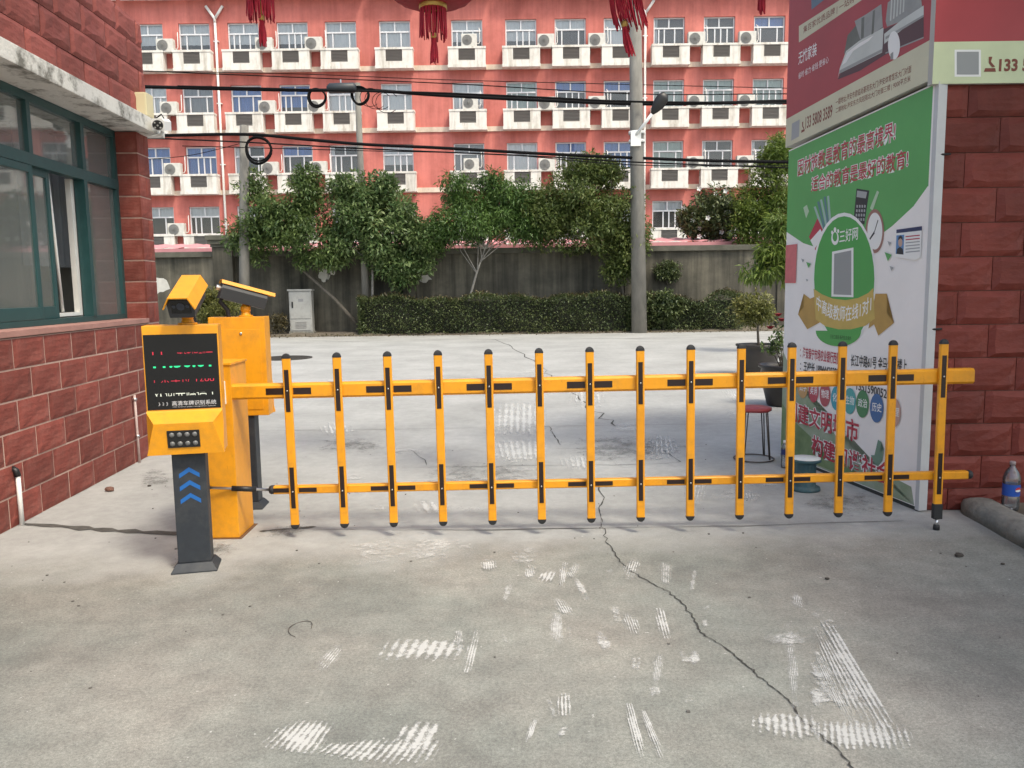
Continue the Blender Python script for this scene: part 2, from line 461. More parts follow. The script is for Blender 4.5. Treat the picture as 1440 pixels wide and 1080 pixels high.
PM = {k: paint_material('worn_white_paint_%s' % k, s, d) for k, s, d in (('treadA', 9, 0.20), ('treadB', 4, 0.18), ('faint', 7, 0.06), ('solid', 0, 0.12), ('haze', 0, -0.04), ('treadC', 15, 0.17))}
PM['stain_shade'] = None
def paint(quad, kind, z):
    P = [G(*p) for p in quad]; n = 6; vs = []; fs = []; uvs = []
    for j in range(n+1):
        for i in range(n+1):
            u, v = i/n, j/n
            a = P[0].lerp(P[1], u); c = P[3].lerp(P[2], u); q = a.lerp(c, v)
            vs.append((q.x + rng.uniform(-.0015, .0015), q.y + rng.uniform(-.002, .002), z)); uvs.append((u, v))
    for j in range(n):
        for i in range(n):
            k = j*(n+1)+i; fs.append((k, k+1, k+n+2, k+n+1))
    me = bpy.data.meshes.new('paint_mark'); me.from_pydata(vs, [], fs)
    ul = me.uv_layers.new(name='UVMap')
    for lp in me.loops: ul.data[lp.index].uv = uvs[lp.vertex_index]
    me.materials.append(PM[kind])
    return link('paint_mark', me, GROUND)
marks = [
 ([(362,1052),(445,1064),(478,1016),(402,1014)], 'treadA'), ([(440,1066),(600,1082),(628,1040),(470,1044)], 'treadC'),
 ([(548,1052),(605,1064),(626,1018),(572,1016)], 'treadB'), ([(528,930),(650,930),(665,902),(545,900)], 'treadA'),
 ([(648,948),(664,948),(678,888),(664,888)], 'treadB'), ([(430,948),(462,948),(492,908),(466,908)], 'faint'),
 ([(774,909),(794,909),(790,862),(773,862)], 'treadA'), ([(930,900),(946,899),(935,856),(918,857)], 'treadB'),
 ([(820,849),(834,845),(813,810),(802,812)], 'solid'), ([(785,828),(794,828),(801,792),(788,792)], 'treadB'),
 ([(928,828),(944,828),(946,792),(926,792)], 'faint'), ([(846,922),(866,918),(850,886),(832,890)], 'solid'),
 ([(914,974),(928,974),(936,918),(920,918)], 'faint'), ([(784,1009),(806,1007),(804,976),(784,977)], 'treadB'),
 ([(896,1068),(912,1064),(890,990),(878,992)], 'treadB'), ([(925,1070),(940,1068),(908,1000),(900,1002)], 'treadB'),
 ([(956,993),(979,992),(977,976),(956,978)], 'solid'), ([(970,938),(986,938),(984,916),(968,918)], 'solid'),
 ([(700,850),(714,850),(724,822),(714,820)], 'faint'),
 ([(1056,1030),(1160,1050),(1150,1008),(1058,1004)], 'treadA'), ([(1140,1056),(1290,1056),(1276,1018),(1140,1016)], 'treadC'), ([(1190,1030),(1262,1040),(1158,880),(1138,884)], 'faint'), ([(1170,1000),(1186,996),(1130,900),(1120,904)], 'haze'), ([(1140,1010),(1250,1010),(1200,930),(1120,930)], 'haze'), ([(700,800),(760,800),(770,770),(710,770)], 'haze'), ([(1120,860),(1180,900),(1190,880),(1130,840)], 'haze'),
 ([(1240,1040),(1278,1046),(1170,872),(1146,874)], 'treadB'), ([(1186,1024),(1216,1030),(1150,908),(1136,912)], 'faint'),
 ([(1112,1000),(1128,998),(1118,876),(1100,878)], 'faint'), ([(1068,908),(1150,912),(1146,892),(1070,890)], 'solid'),
 ([(1140,1000),(1172,996),(1160,966),(1136,966)], 'solid'), ([(1112,858),(1134,860),(1126,836),(1112,832)], 'faint'),
 ([(735,815),(752,815),(756,796),(738,796)], 'faint'), ([(848,826),(862,826),(866,796),(850,796)], 'haze'),
 ([(690,612),(770,610),(768,566),(694,568)], 'treadA'), ([(700,650),(768,648),(768,618),(690,622)], 'treadA'),
 ([(905,650),(962,640),(950,612),(912,612)], 'faint'), ([(800,575),(860,575),(850,540),(802,545)], 'faint'),
 ([(1000,712),(1090,700),(1050,684),(985,690)], 'haze'), ([(620,690),(760,684),(760,664),(640,664)], 'haze'),
 ([(700,668),(760,664),(764,655),(700,656)], 'haze'), ([(960,712),(990,718),(1000,670),(965,672)], 'faint'),
]
PM['stain_shade'] = paint_material('dark_stain_shade', 0, -0.02)
PM['stain_shade'].node_tree.nodes['Principled BSDF'].inputs['Base Color'].default_value = (.20, .198, .188, 1)
marks += [([(760,662),(985,655),(975,606),(790,606)], 'stain_shade'), ([(560,700),(770,690),(760,640),(600,650)], 'stain_shade'), ([(222,812),(318,806),(350,752),(236,768)], 'stain_shade'), ([(225,806),(300,806),(335,756),(245,770)], 'stain_shade'), ([(355,765),(450,752),(445,735),(360,740)], 'stain_shade'), ([(1090,720),(1290,735),(1250,690),(1110,690)], 'stain_shade'), ([(180,690),(250,690),(250,660),(200,655)], 'stain_shade'), ([(430,800),(700,800),(690,752),(470,752)], 'haze'), ([(430,640),(560,640),(560,615),(430,615)], 'stain_shade')]  # dirty wet patches; those round the screen post also paint in its shadow
_r = random.Random(23)
for _ in range(34):                       # dusty smears and short tread prints scattered along the wheel tracks
    if _r.random() < .55: cx_, cy_, w_, h_ = _r.uniform(640, 1000), _r.uniform(770, 1060), _r.uniform(8, 26), _r.uniform(14, 34)
    else: cx_, cy_, w_, h_ = _r.uniform(420, 1090), _r.uniform(520, 720), _r.uniform(26, 70), _r.uniform(8, 20)
    sk = _r.uniform(-8, 8)
    marks.append(([(cx_-w_/2-sk, cy_+h_/2), (cx_+w_/2-sk, cy_+h_/2), (cx_+w_/2+sk, cy_-h_/2), (cx_-w_/2+sk, cy_-h_/2)], _r.choice(('haze', 'haze', 'faint', 'treadB'))))
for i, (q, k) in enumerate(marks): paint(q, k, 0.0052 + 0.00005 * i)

# ------------------------------------------------------------------ APARTMENT / DORMITORY BUILDING (facade plane y = 42)
BY = 42.0
RED = mat('red_render', (0.58, 0.168, 0.14), 0.85, col2=(0.68, 0.23, 0.195), vscale=0.35, stretch=(1, 1, 0.35), grime=(0.38, 0.10, 0.08), gscale=0.55, gamt=0.6, bump=0.1, bscale=12)
streaks(RED, 1.0, (1.6, 1, .10), .36, .60, (.78, .74, .73), (1.04, 1.05, 1.05)); streaks(RED, .35, (1, 1, 1), .4, .62, (.86, .84, .83), (1.06, 1.06, 1.06))
CREAM = mat('cream_band', (0.72, 0.60, 0.50), 0.8, var=0.12, vscale=1.2)
LEDGE = mat('white_ledge_render', (0.76, 0.74, 0.69), 0.75, var=0.07, vscale=1.5, grime=(0.35, 0.32, 0.28), gscale=1.3, gamt=0.35)
streaks(LEDGE, 1.3, (2.4, 2, .25), .34, .52, (.66, .63, .58), (1.02, 1.02, 1.02)); streaks(CREAM, 1.1, (1.5, 1, .6), .36, .6, (.75, .72, .68), (1.04, 1.04, 1.04))
LOUV = mat('grey_louvre', (0.25, 0.24, 0.23), 0.6)
ALU = mat('white_aluminium', (0.74, 0.76, 0.78), 0.4)
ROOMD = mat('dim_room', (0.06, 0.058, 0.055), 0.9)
CURT = {'white': mat('white_curtain', (0.86, 0.87, 0.88), 0.9, var=0.12, vscale=3, stretch=(6, 1, 0.3)),
        'blue': mat('blue_curtain', (0.10, 0.24, 0.62), 0.9, var=0.25, vscale=3, stretch=(6, 1, 0.3)),
        'grey': mat('grey_curtain', (0.33, 0.34, 0.36), 0.9, var=0.2, vscale=3, stretch=(6, 1, 0.3)),
        'green': mat('pale_green_curtain', (0.45, 0.55, 0.50), 0.9, var=0.2, vscale=3, stretch=(6, 1, 0.3))}
PANE = glass_mat('far_window_glass', (0.95, 0.97, 0.98), 0.10, (0.6, 0.62, 0.64))
cols_px = [207, 273, 342, 411, 479, 555, 656.5, 732.5, 802, 871, 941, 1011.5, 1082]
cols_x = [PY(c, 50, BY).x for c in cols_px]
all_x = [cols_x[0] - 2.6] + cols_x + [cols_x[-1] + 2.62, cols_x[-1] + 5.24]
WW, WH = 1.56, 1.42
rows_top = [18.45, 14.94, 11.93, 8.94, 5.96]
bld = thing('dormitory_building', 'long red rendered multi storey block with white window ledges behind the yard wall', 'building', (0, BY, 0))
XL, XR, DEP = -25.0, 22.0, 0.3
w = MB()
zprev = 19.9
w.box(XL, XR, 0, 9, 19.9, 20.3)
for t in rows_top + [None]:
    z1 = zprev; z0 = t if t is not None else 0.0
    w.box(XL, XR, 0, DEP, z0, z1)
    if t is not None:
        edges = [XL] + [e for x in all_x for e in (x-WW/2, x+WW/2)] + [XR]
        for k in range(0, len(edges), 2): w.box(edges[k], edges[k+1], 0, DEP, t-WH, t)
        zprev = t - WH
w.box(XL, XL+0.3, DEP, 9, 0, 19.9); w.box(XR-0.3, XR, DEP, 9, 0, 19.9)
w.build('wall', RED, bld)
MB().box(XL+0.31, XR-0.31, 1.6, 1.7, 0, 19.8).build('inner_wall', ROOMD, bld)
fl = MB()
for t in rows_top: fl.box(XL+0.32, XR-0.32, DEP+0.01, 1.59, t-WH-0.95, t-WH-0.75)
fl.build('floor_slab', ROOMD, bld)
for t in rows_top[1:]:
    zb = t - WH - 1.0
    MB().box(XL, XR, -0.06, -0.002, zb, zb+0.24).build('belt_course', CREAM, bld)
# window prototype pieces (origin = centre of sill line)
def bars(spec, y0, y1):
    m = MB()
    for a in spec: m.box(a[0], a[1], y0, y1, a[2], a[3])
    return m
h2 = WW/2 - 0.004; ZT = WH*0.64
frame_me = bars([(-h2,-h2+.06,.003,WH-.003),(h2-.06,h2,.003,WH-.003),(-h2+.06,h2-.06,.003,.07),(-h2+.06,h2-.06,WH-.06,WH-.003),
                 (-h2+.06,h2-.06,ZT-.035,ZT+.035),(-.03,.03,ZT+.035,WH-.06)], 0.10, 0.17).mesh('window', ALU)
mull_x = {0: (-.42,.42), 1: (-.2,.1,.42), 2: (-.5,-.22,.3), 3: (-.42,.3)}
mull_me = bars([(-.03,.03,.07,ZT-.035)], 0.115, 0.165).mesh('mullion', ALU)
def pane_me(x0, x1, z0, z1): return MB().add([(x0,.14,z0),(x1,.14,z0),(x1,.14,z1),(x0,.14,z1)], [(0,1,2,3)]).mesh('pane', PANE)
panes_me = [pane_me(-h2+.06,-.03,ZT+.035,WH-.06), pane_me(.03,h2-.06,ZT+.035,WH-.06),
            pane_me(-h2+.06,-.43,.07,ZT-.035), pane_me(-.43,.43,.07,ZT-.035), pane_me(.43,h2-.06,.07,ZT-.035)]
def curtain_me(x0, x1, z0, z1, m):
    n = 18; vs = []; fs = []
    for i in range(n+1):
        x = x0+(x1-x0)*i/n; y = 0.21 + 0.02*math.sin(i*1.9) + 0.01*math.sin(i*4.1)
        vs += [(x, y, z0), (x, y, z1)]
        if i: fs.append((2*i-2, 2*i, 2*i+1, 2*i-1))
    return MB().add(vs, fs, True).mesh('curtain', m)
curt_cache = {}
def curtain(key):
    if key not in curt_cache:
        c, x0, x1, z0, z1 = key
        curt_cache[key] = curtain_me(x0, x1, z0, z1, CURT[c])
    return curt_cache[key]
BW = 1.86
def ledge_mesh(bw):
    m = MB(); d = -0.52; lw, lz0, lz1 = 0.41, 0.34, 0.90
    zt = 1.0
    for x0, x1, z0, z1 in ((-bw/2,-lw,.14,zt-.1),(lw,bw/2,.14,zt-.1),(-lw,lw,.14,lz0),(-lw,lw,lz1,zt-.1)): m.box(x0, x1, d, d+.06, z0, z1)
    m.box(-bw/2-.02, bw/2+.02, d-.025, -.062, 0.0, .14)          # floor of the ledge
    m.box(-bw/2-.02, bw/2+.02, d-.025, d+.085, zt-.1, zt)        # coping
    for s in (-1, 1): m.box(min(s*bw/2, s*(bw/2-.06)), max(s*bw/2, s*(bw/2-.06)), d+.06, -.062, .14, zt-.1)
    for s in (-1, 1): m.box(min(s*(bw/2+.02), s*(bw/2-.06)), max(s*(bw/2+.02), s*(bw/2-.06)), d+.085, -.062, zt-.1, zt)
    return m.mesh('window_ledge', LEDGE)
ledge_me = ledge_mesh(BW)
def louvre_mesh():
    m = MB(); d = -0.52
    for k in range(8):
        z = .37 + k*.068
        m.box(-.41, .41, -.035, .035, -.004, .004, Matrix.Translation((0, d+.035, z)) @ Matrix.Rotation(math.radians(-38), 4, 'X'))
    m.box(-.41, .41, d+.065, d+.075, .34, .90)
    return m.mesh('louvre', LOUV)
louvre_me = louvre_mesh()
looks = ['white', 'white', 'dark', 'white', 'grey', 'dark', 'green', 'white']
special = {(1,3):'half',(2,0):'dark',(2,2):'grey',(2,3):'blue',(2,4):'bluehalf',(2,6):'white',(2,8):'green',(2,9):'bluetop',(2,10):'bluetop',(2,11):'green',(2,12):'green',(2,13):'green',
           (3,1):'blue',(3,2):'blue',(3,3):'dark',(3,4):'bluetop',(3,5):'dark',(3,6):'half',(3,7):'grey',(3,9):'bluetop',(3,10):'blue',(3,11):'green',(3,12):'dark',
           (4,1):'top',(4,2):'top',(4,11):'top',(1,1):'half',(1,2):'half',(1,4):'half',(1,5):'white',(1,6):'white',(1,7):'half',(1,8):'half',(1,9):'top',(1,10):'white',(1,11):'dark',(1,12):'dark',(1,13):'bluetop'}
for ri, t in enumerate(rows_top):
    zs = t - WH
    for ci, x in enumerate(all_x):
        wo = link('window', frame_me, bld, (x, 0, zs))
        for mx_ in mull_x[(ri*5+ci*3) % 4]: link('mullion', mull_me, wo, (mx_, 0, 0))
        if ri > 0:
            for pm in panes_me: link('pane', pm, wo)
        look = special.get((ri, ci), looks[(ri*3+ci*5) % len(looks)])
        full = (-h2, h2)
        cs = {'white': [('white', *full, .02, WH)], 'grey': [('grey', *full, .02, WH)], 'green': [('green', *full, .02, WH)],
              'blue': [('blue', *full, .02, WH)], 'dark': [('white', -h2, -h2+.22, .02, WH)], 'half': [('white', *full, .42, WH)],
              'bluehalf': [('blue', *full, .35, WH)], 'bluetop': [('blue', *full, ZT, WH)], 'top': [('white', *full, ZT-.02, WH)]}[look]
        for c in cs: link('curtain', curtain(c), wo)
        lo = link('window_ledge', ledge_me, bld, (x, 0, zs - 1.0))
        if ri == 0: lo.scale.x = 1.25
        link('louvre', louvre_me, lo)
# downpipes
for xp, top, hop in ((PY(303, 20, BY).x, 16.0, True), (PY(907, 20, BY).x, 16.0, True)):
    m = MB().tube([(xp, -0.14, 0.1), (xp, -0.14, 15.0)], 0.06, 10)
    m.tube([(xp-.42, -0.14, 15.7), (xp-.02, -0.14, 15.12), (xp, -0.14, 14.9)], 0.07, 8); m.tube([(xp+.42, -0.14, 15.7), (xp+.02, -0.14, 15.12)], 0.07, 8)
    for z in range(2, 15, 3): m.box(xp-.12, xp+.12, -0.16, -0.002, z, z+.05)
    m.build('downpipe', PVC, bld)

# air conditioner outdoor units
ACW = mat('ac_casing', (0.66, 0.65, 0.60), 0.5, var=0.08, vscale=3, grime=(0.35, 0.32, 0.27), gscale=4, gamt=0.4)
ACG = mat('ac_grille', (0.22, 0.22, 0.21), 0.6)
ACF = mat('ac_fan', (0.33, 0.33, 0.32), 0.5)
def make_ac():
    r = thing('air_conditioner', 'x', 'air conditioner', (0,0,0))
    MB().box(-.42,.42,-.32,0,0,.64).build('casing', ACW, r, bevel=.02)
    gm = MB()
    for R in (.07,.12,.17,.22,.26): gm.torus((-.1,-.335,.32), R, .007, 'y', 20, 4)
    for k in range(8):
        a = k*math.pi/8
        gm.tube([(-.1+.26*math.cos(a), -.342, .32+.26*math.sin(a)), (-.1-.26*math.cos(a), -.342, .32-.26*math.sin(a))], .006, 4)
    gr = gm.build('fan_grille', ACG, r)
    d = MB(); d.loft([[(-.1+.265*math.cos(i*math.pi/12), -.3225, .32+.265*math.sin(i*math.pi/12)) for i in range(24)],
                      [(-.1+.265*math.cos(i*math.pi/12), -.328, .32+.265*math.sin(i*math.pi/12)) for i in range(24)]]); d.build('fan', ACF, gr)
    for s in (-.3, .3):
        MB().prism([(-.34, -.045), (0, -.045), (0, -.3), (.03, -.3), (.03, -.004), (-.34, -.004)], s-.02, s+.02, Matrix(((0,0,1,0),(1,0,0,0),(0,1,0,0),(0,0,0,1)))).build('bracket', mat('ac_bracket', (0.25, 0.2, 0.17), 0.7), r)
    p = MB().tube([(.42, -.12, .2), (.52, -.11, .17), (.58, -.1, .3), (.57, -.06, .6), (.56, -.03, .95), (.52, .1, 1.05)], .022, 6)
    p.build('refrigerant_pipe', PVC, r)
    return r
ac0 = make_ac(); used = False
rown = {1: 'top window row', 2: 'second window row', 3: 'third window row', 4: 'lowest window row'}
ordn = ['first', 'second', 'third', 'fourth', 'fifth', 'sixth', 'seventh', 'eighth']
ac_cols = [(236, 0), (374, 0), (443, 0), (660, 1), (767, 0), (838, 0), (977, 0), (1048, 0)]
for ri in (1, 2, 3, 4):
    t = rows_top[ri]; k = 0
    for px, onledge in ac_cols:
        if ri == 4 and px != 236: continue
        o = ac0 if not used else copy_tree(ac0); used = True
        xx = PY(px, 50, BY).x
        o.location = (xx, BY - (0.10 if onledge else 0.17), t - WH + (0.01 if onledge else -0.08))
        if onledge: o.scale = (0.92, 0.92, 0.92); o.location.y = BY - 0.22
        if not onledge: k += 1
        if onledge:
            lab = 'white air conditioner standing on a ledge in front of its window, %s' % rown[ri]
        elif ri == 4: lab = 'lowest white air conditioner on the red wall, just left of the yard wall pier'
        else: lab = 'white air conditioner between windows, %s from the left in the %s' % (ordn[k-1], rown[ri])
        tag(o, lab, 'air conditioner', 'air conditioner units on the red building')

# ------------------------------------------------------------------ pink shed roof behind the yard wall
PINK = mat('pink_sheet_roof', (0.62, 0.27, 0.29), 0.6, var=0.1, vscale=2)
sh = thing('shed', 'long low shed with pink sheet roof showing over the yard wall', 'shed', (0, 31.5, 0))
r_ = MB(); n = 220
vs = []; fs = []
for i in range(n+1):
    x = -18 + 36*i/n; z = 0.025*math.sin(i*math.pi/2*1.0)
    vs += [(x, 0, 3.32+z), (x, 3.0, 3.62+z)]
    if i: fs.append((2*i-2, 2*i, 2*i+1, 2*i-1))
r_.add(vs, fs); r_.build('roof', PINK, sh, fixn=False)
MB().box(-18, 18, -.02, .03, 3.16, 3.29).build('fascia', PINK, sh)
for i in range(7): MB().cbox((-17.5+35*i/6, 1.4, 1.62), (.1, .1, 3.24)).build('post', STEEL, sh)

# ------------------------------------------------------------------ YARD WALL (face y = 29.5)
WYY = 29.6
def wall_material():
    m = mat('stained_concrete_wall', (0.085, 0.08, 0.07), 0.95, col2=(0.16, 0.15, 0.13), vscale=0.9, stretch=(1.2, 1, 0.35), bump=0.25, bscale=25, grime=(0.05, 0.052, 0.045), gscale=0.7, gamt=0.8)
    nt = m.node_tree; N, L = nt.nodes, nt.links
    b = N['Principled BSDF']; src = b.inputs['Base Color'].links[0].from_socket
    tc = N.new('ShaderNodeTexCoord')
    for sc_, st, lo, hi, c0, c1 in ((1.0, (2.6, 1, .12), .38, .62, (.5, .5, .48), (1.25, 1.22, 1.15)), (1.0, (.5, 1, .8), .4, .62, (.75, .75, .72), (1.2, 1.18, 1.1))):
        mp = N.new('ShaderNodeMapping'); mp.inputs['Scale'].default_value = st; L.new(tc.outputs['Object'], mp.inputs[0])
        n = N.new('ShaderNodeTexNoise'); n.inputs['Scale'].default_value = sc_; n.inputs['Detail'].default_value = 7; n.inputs['Roughness'].default_value = .65; L.new(mp.outputs[0], n.inputs['Vector'])
        r = N.new('ShaderNodeValToRGB'); r.color_ramp.elements[0].position = lo; r.color_ramp.elements[1].position = hi
        r.color_ramp.elements[0].color = (*c0, 1); r.color_ramp.elements[1].color = (*c1, 1); L.new(n.outputs['Fac'], r.inputs[0])
        mx = N.new('ShaderNodeMixRGB'); mx.blend_type = 'MULTIPLY'; mx.inputs[0].default_value = 1
        L.new(src, mx.inputs[1]); L.new(r.outputs[0], mx.inputs[2]); src = mx.outputs[0]
    L.new(src, b.inputs['Base Color'])
    return m
WALLM = wall_material()
COPE = mat('coping_concrete', (0.11, 0.105, 0.085), 0.95, var=0.3, vscale=1.5, bump=0.3, bscale=20, grime=(0.06, 0.065, 0.045), gscale=2, gamt=0.7)
yw = thing('yard_wall', 'grey stained concrete yard wall with coping behind the hedge', 'wall', (0, WYY, 0))
jx = [-26, PY(315, 400, WYY).x, PY(585, 400, WYY).x, PY(878, 400, WYY).x, 12.0, 26]
for a, b in zip(jx[:-1], jx[1:]):
    MB().box(a+.012, b-.012, 0, .24, 0, 2.86).build('panel', WALLM, yw)
    MB().box(a+.004, b-.004, -.13, .37, 2.863, 3.06).build('coping', COPE, yw, bevel=.02)
for px in (1100,):
    x = PY(px, 400, WYY).x; MB().box(x-.2, x+.2, -.08, -.001, 0, 2.85).build('pilaster', WALLM, yw)
PEEL = mat('peeled_plaster_patch', (0.55, 0.54, 0.50), 0.9, var=0.12, vscale=4)
for (px, py, rw, rh) in ((456, 387, .20, .26), (597, 391, .30, .16), (222, 402, .42, .30), (467, 380, .12, .2)):
    c = PY(px, py, WYY); pts = []
    for i in range(18):
        a = 2*math.pi*i/18; k = rng.uniform(.6, 1.15); pts.append((c.x+rw*k*math.cos(a), c.z+rh*k*math.sin(a)))
    flat(pts, PEEL, yw, 0.004 + (0.004 if px == 467 else 0), 'plaster_patch')
gp = thing('gate_pier', 'square stone grey pier with moulded cap standing in the yard wall line', 'pier', (PY(318, 400, WYY).x, WYY+.1, 0))
MB().box(-.36, .36, -.36, .36, 0, 3.2).build('shaft', WALLM, gp, bevel=.03)
m = MB()
for z0, z1, s in ((3.2, 3.3, .40), (3.3, 3.45, .47), (3.45, 3.62, .53)): m.box(-s, s, -s, s, z0+.001, z1)
m.build('cap', COPE, gp, bevel=.015)

# planting bed and kerb in front of the wall
SOIL = mat('dry_soil', (0.09, 0.075, 0.058), 0.95, col2=(0.16, 0.135, 0.10), vscale=4, bump=0.8, bscale=14)
KERB = mat('kerb_concrete', (0.23, 0.222, 0.195), 0.95, var=0.3, vscale=6, bump=0.6, bscale=30, grime=(.08, .08, .06), gscale=5, gamt=.7)
bed = MB(); n = 90; vs = []; fs = []
for i in range(n+1):
    x = -14 + 30*i/n
    for k, y in enumerate((28.05, 28.5, 29.0, 29.59)):
        vs.append((x, y + (rng.uniform(-.15, .1) if k == 0 else 0), (0.005 if k == 0 else 0.07 + rng.uniform(0, .07))))
    if i:
        for k in range(3):
            a = (i-1)*4+k; fs.append((a, a+4, a+5, a+1))
bed.add(vs, fs, True); tag(bed.build('planting_bed', SOIL), kind='structure')

# ------------------------------------------------------------------ foliage helpers
BARK = mat('bark', (0.13, 0.115, 0.095), 0.9, var=0.3, vscale=10, bump=0.5, bscale=50)
PALEBARK = mat('pale_bark', (0.30, 0.28, 0.25), 0.9, var=0.3, vscale=10, bump=0.4, bscale=50)
def leaves(pos, out, size, ratio=0.45, droop=0.0, spread=0.8, sizevar=0.35):
    """pos (n,3) leaf bases, out (n,3) growth directions -> verts, faces; each leaf is a folded diamond"""
    n = len(pos)
    d = out + nrg.normal(0, spread, (n, 3)); d[:, 2] -= droop
    d /= np.linalg.norm(d, axis=1)[:, None] + 1e-9
    up = np.tile([0, 0, 1.0], (n, 1)) + nrg.normal(0, 0.45, (n, 3))
    s = np.cross(d, up); s /= np.linalg.norm(s, axis=1)[:, None] + 1e-9
    nn = np.cross(s, d)
    L = size * (1 + nrg.uniform(-sizevar, sizevar, n))[:, None]; W = L * ratio * 0.5
    mid = pos + d * L * 0.45
    v = np.stack([pos, mid + s*W + nn*W*0.35, pos + d*L - nn*L*0.12, mid - s*W + nn*W*0.35], 1).reshape(-1, 3)
    return v
def leaf_object(name, arrs, material, parent):
    v = np.concatenate(arrs); n = len(v) // 4
    me = bpy.data.meshes.new(name)
    me.vertices.add(len(v)); me.vertices.foreach_set('co', v.astype(np.float32).ravel())
    i = np.arange(n) * 4
    tri = np.stack([i, i+1, i+2, i, i+2, i+3], 1).ravel()
    me.loops.add(len(tri)); me.loops.foreach_set('vertex_index', tri.astype(np.int32))
    me.polygons.add(n*2); me.polygons.foreach_set('loop_start', np.arange(n*2, dtype=np.int32)*3); me.polygons.foreach_set('loop_total', np.full(n*2, 3, np.int32))
    me.update(calc_edges=True); me.validate(); me.materials.append(material)
    return link(name, me, parent)
def ellipsoid_pts(c, r, n, shell=0.5):
    u = nrg.normal(0, 1, (n, 3)); u /= np.linalg.norm(u, axis=1)[:, None]
    rad = nrg.uniform(0, 1, n) ** shell
    return np.array(c) + u * rad[:, None] * np.array(r), u
def crown_clumps(env, k, rmin, rmax, seed, dens=1.0):
    """small clumps scattered through big envelope ellipsoids"""
    rr = np.random.default_rng(seed); out = []
    for (c, r, share) in env:
        for _ in range(int(k*share)):
            u = rr.normal(0, 1, 3); u /= np.linalg.norm(u); q = rr.uniform(0.15, 1.0) ** 0.55
            s = rr.uniform(rmin, rmax)
            p = np.array(c) + u*q*(np.array(r) - s*0.6)
            out.append((p, s))
    return out
def tree(name, label, base, trunk_pts, env, k, lsize, lmat, per=60, rmin=.28, rmax=.55, ratio=.45, droop=0.1, trunk_r=.07, bark=BARK, seed=1, group=None, cat='tree', flowers=None, shell=0.45):
    t = thing(name, label, cat, base, 0, group)
    b = Vector(base)
    tr = MB(); pts = [Vector(p) - b for p in trunk_pts]
    rs = [trunk_r * (1 - 0.55*i/(len(pts)-1)) for i in range(len(pts))]
    tr.tube(pts, rs, 8)
    cl = crown_clumps([(np.array(Vector(c)-b), r, s) for c, r, s in env], k*1.4, rmin, rmax, seed)
    rr = random.Random(seed)
    for p, s in rr.sample(cl, min(len(cl), 26)):
        st = pts[-1] if rr.random() < .6 else pts[-1].lerp(pts[-2], rr.random())
        e = Vector(p); mid = st.lerp(e, .5) + Vector((rr.uniform(-.15,.15), rr.uniform(-.15,.15), rr.uniform(-.05,.2)))
        tr.tube([st, mid, e], [trunk_r*.32, trunk_r*.22, trunk_r*.08], 5, cap=False)
    tr.build('trunk', bark, t)
    arr = []
    for p, s in cl:
        n = int(1.9 * per * (s/rmax)**1.6) + 10
        q, u = ellipsoid_pts(p, (s, s, s*.8), n, shell)
        arr.append(leaves(q, u*0.8, lsize, ratio, droop))
    leaf_object('crown', arr, lmat, t)
    if flowers:
        fm, nf, fs = flowers; f = MB()
        for _ in range(nf):
            p, s = rr.choice(cl); a = Vector(p) + Vector((rr.uniform(-s,s), -abs(rr.uniform(.5*s,s)), rr.uniform(-s,s)))
            for q in range(5):
                an = q*1.2566; d = Vector((math.cos(an), -.4, math.sin(an))); e = Vector((-math.sin(an), -.2, math.cos(an)))
                f.add([a, a+d*fs*.6+e*fs*.35, a+d*fs, a+d*fs*.6-e*fs*.35], [(0,1,2,3)])
        tag(f.build('flowers', fm, t, fixn=False), kind='stuff')
    return t
L_DARK = leaf_mat('loquat_leaf', (0.0648, 0.1216, 0.0389), (0.1794, 0.2418, 0.0936), 0.33)
L_DARK2 = leaf_mat('broad_leaf', (0.0731, 0.1381, 0.0488), (0.2031, 0.2681, 0.1219), 0.33)
L_GREEN = leaf_mat('fresh_green_leaf', (0.0628, 0.1271, 0.0359), (0.1437, 0.2372, 0.0719), 0.38)
L_OLIVE = leaf_mat('olive_leaf', (0.0718, 0.1166, 0.0329), (0.1869, 0.2242, 0.0822), 0.38)
L_LIGHT = leaf_mat('light_leaf', (0.0825, 0.143, 0.0275), (0.209, 0.275, 0.0715), 0.48)
L_HEDGE = leaf_mat('hedge_leaf', (0.0396, 0.066, 0.0264), (0.143, 0.1705, 0.077), 0.2)
L_BRONZE = leaf_mat('bronze_hedge_leaf', (0.055, 0.045, 0.022), (0.12, 0.10, 0.05), 0.2)
L_YELG = leaf_mat('yellow_green_leaf', (0.11, 0.125, 0.03), (0.23, 0.22, 0.08), 0.35)
def E(px, py, Y, rw, rh, rd, s):
    """crown envelope: centre seen at a pixel at depth Y, radii in pixels (width, height) and metres (depth)"""
    k = Y / F_PX
    return (PY(px, py, Y), (rw*k*1.12, rd, rh*k*1.06), s)
def at(px, py, Y): return PY(px, py, Y)
gtr = 'trees along the yard wall'
t1y = 28.9
tree('loquat_tree', 'leftmost leaning tree with big leaves, its thin trunk slanting from the hedge end', (at(514,468,t1y).x, t1y, 0.05),
     [(at(514,468,t1y).x, t1y, .05), at(470,420,t1y), at(428,382,t1y), at(408,340,t1y)],
     [E(400,315,28.7,66,48,1.3,.5), E(355,330,28.7,40,42,1.0,.22), E(430,278,28.7,34,36,.9,.16), E(355,268,28.7,22,32,.7,.07), E(433,250,28.7,12,16,.4,.05), E(450,362,28.7,34,26,.8,.1)], 110, .165, L_DARK, per=74, ratio=.36, seed=3, group=gtr, trunk_r=.075)
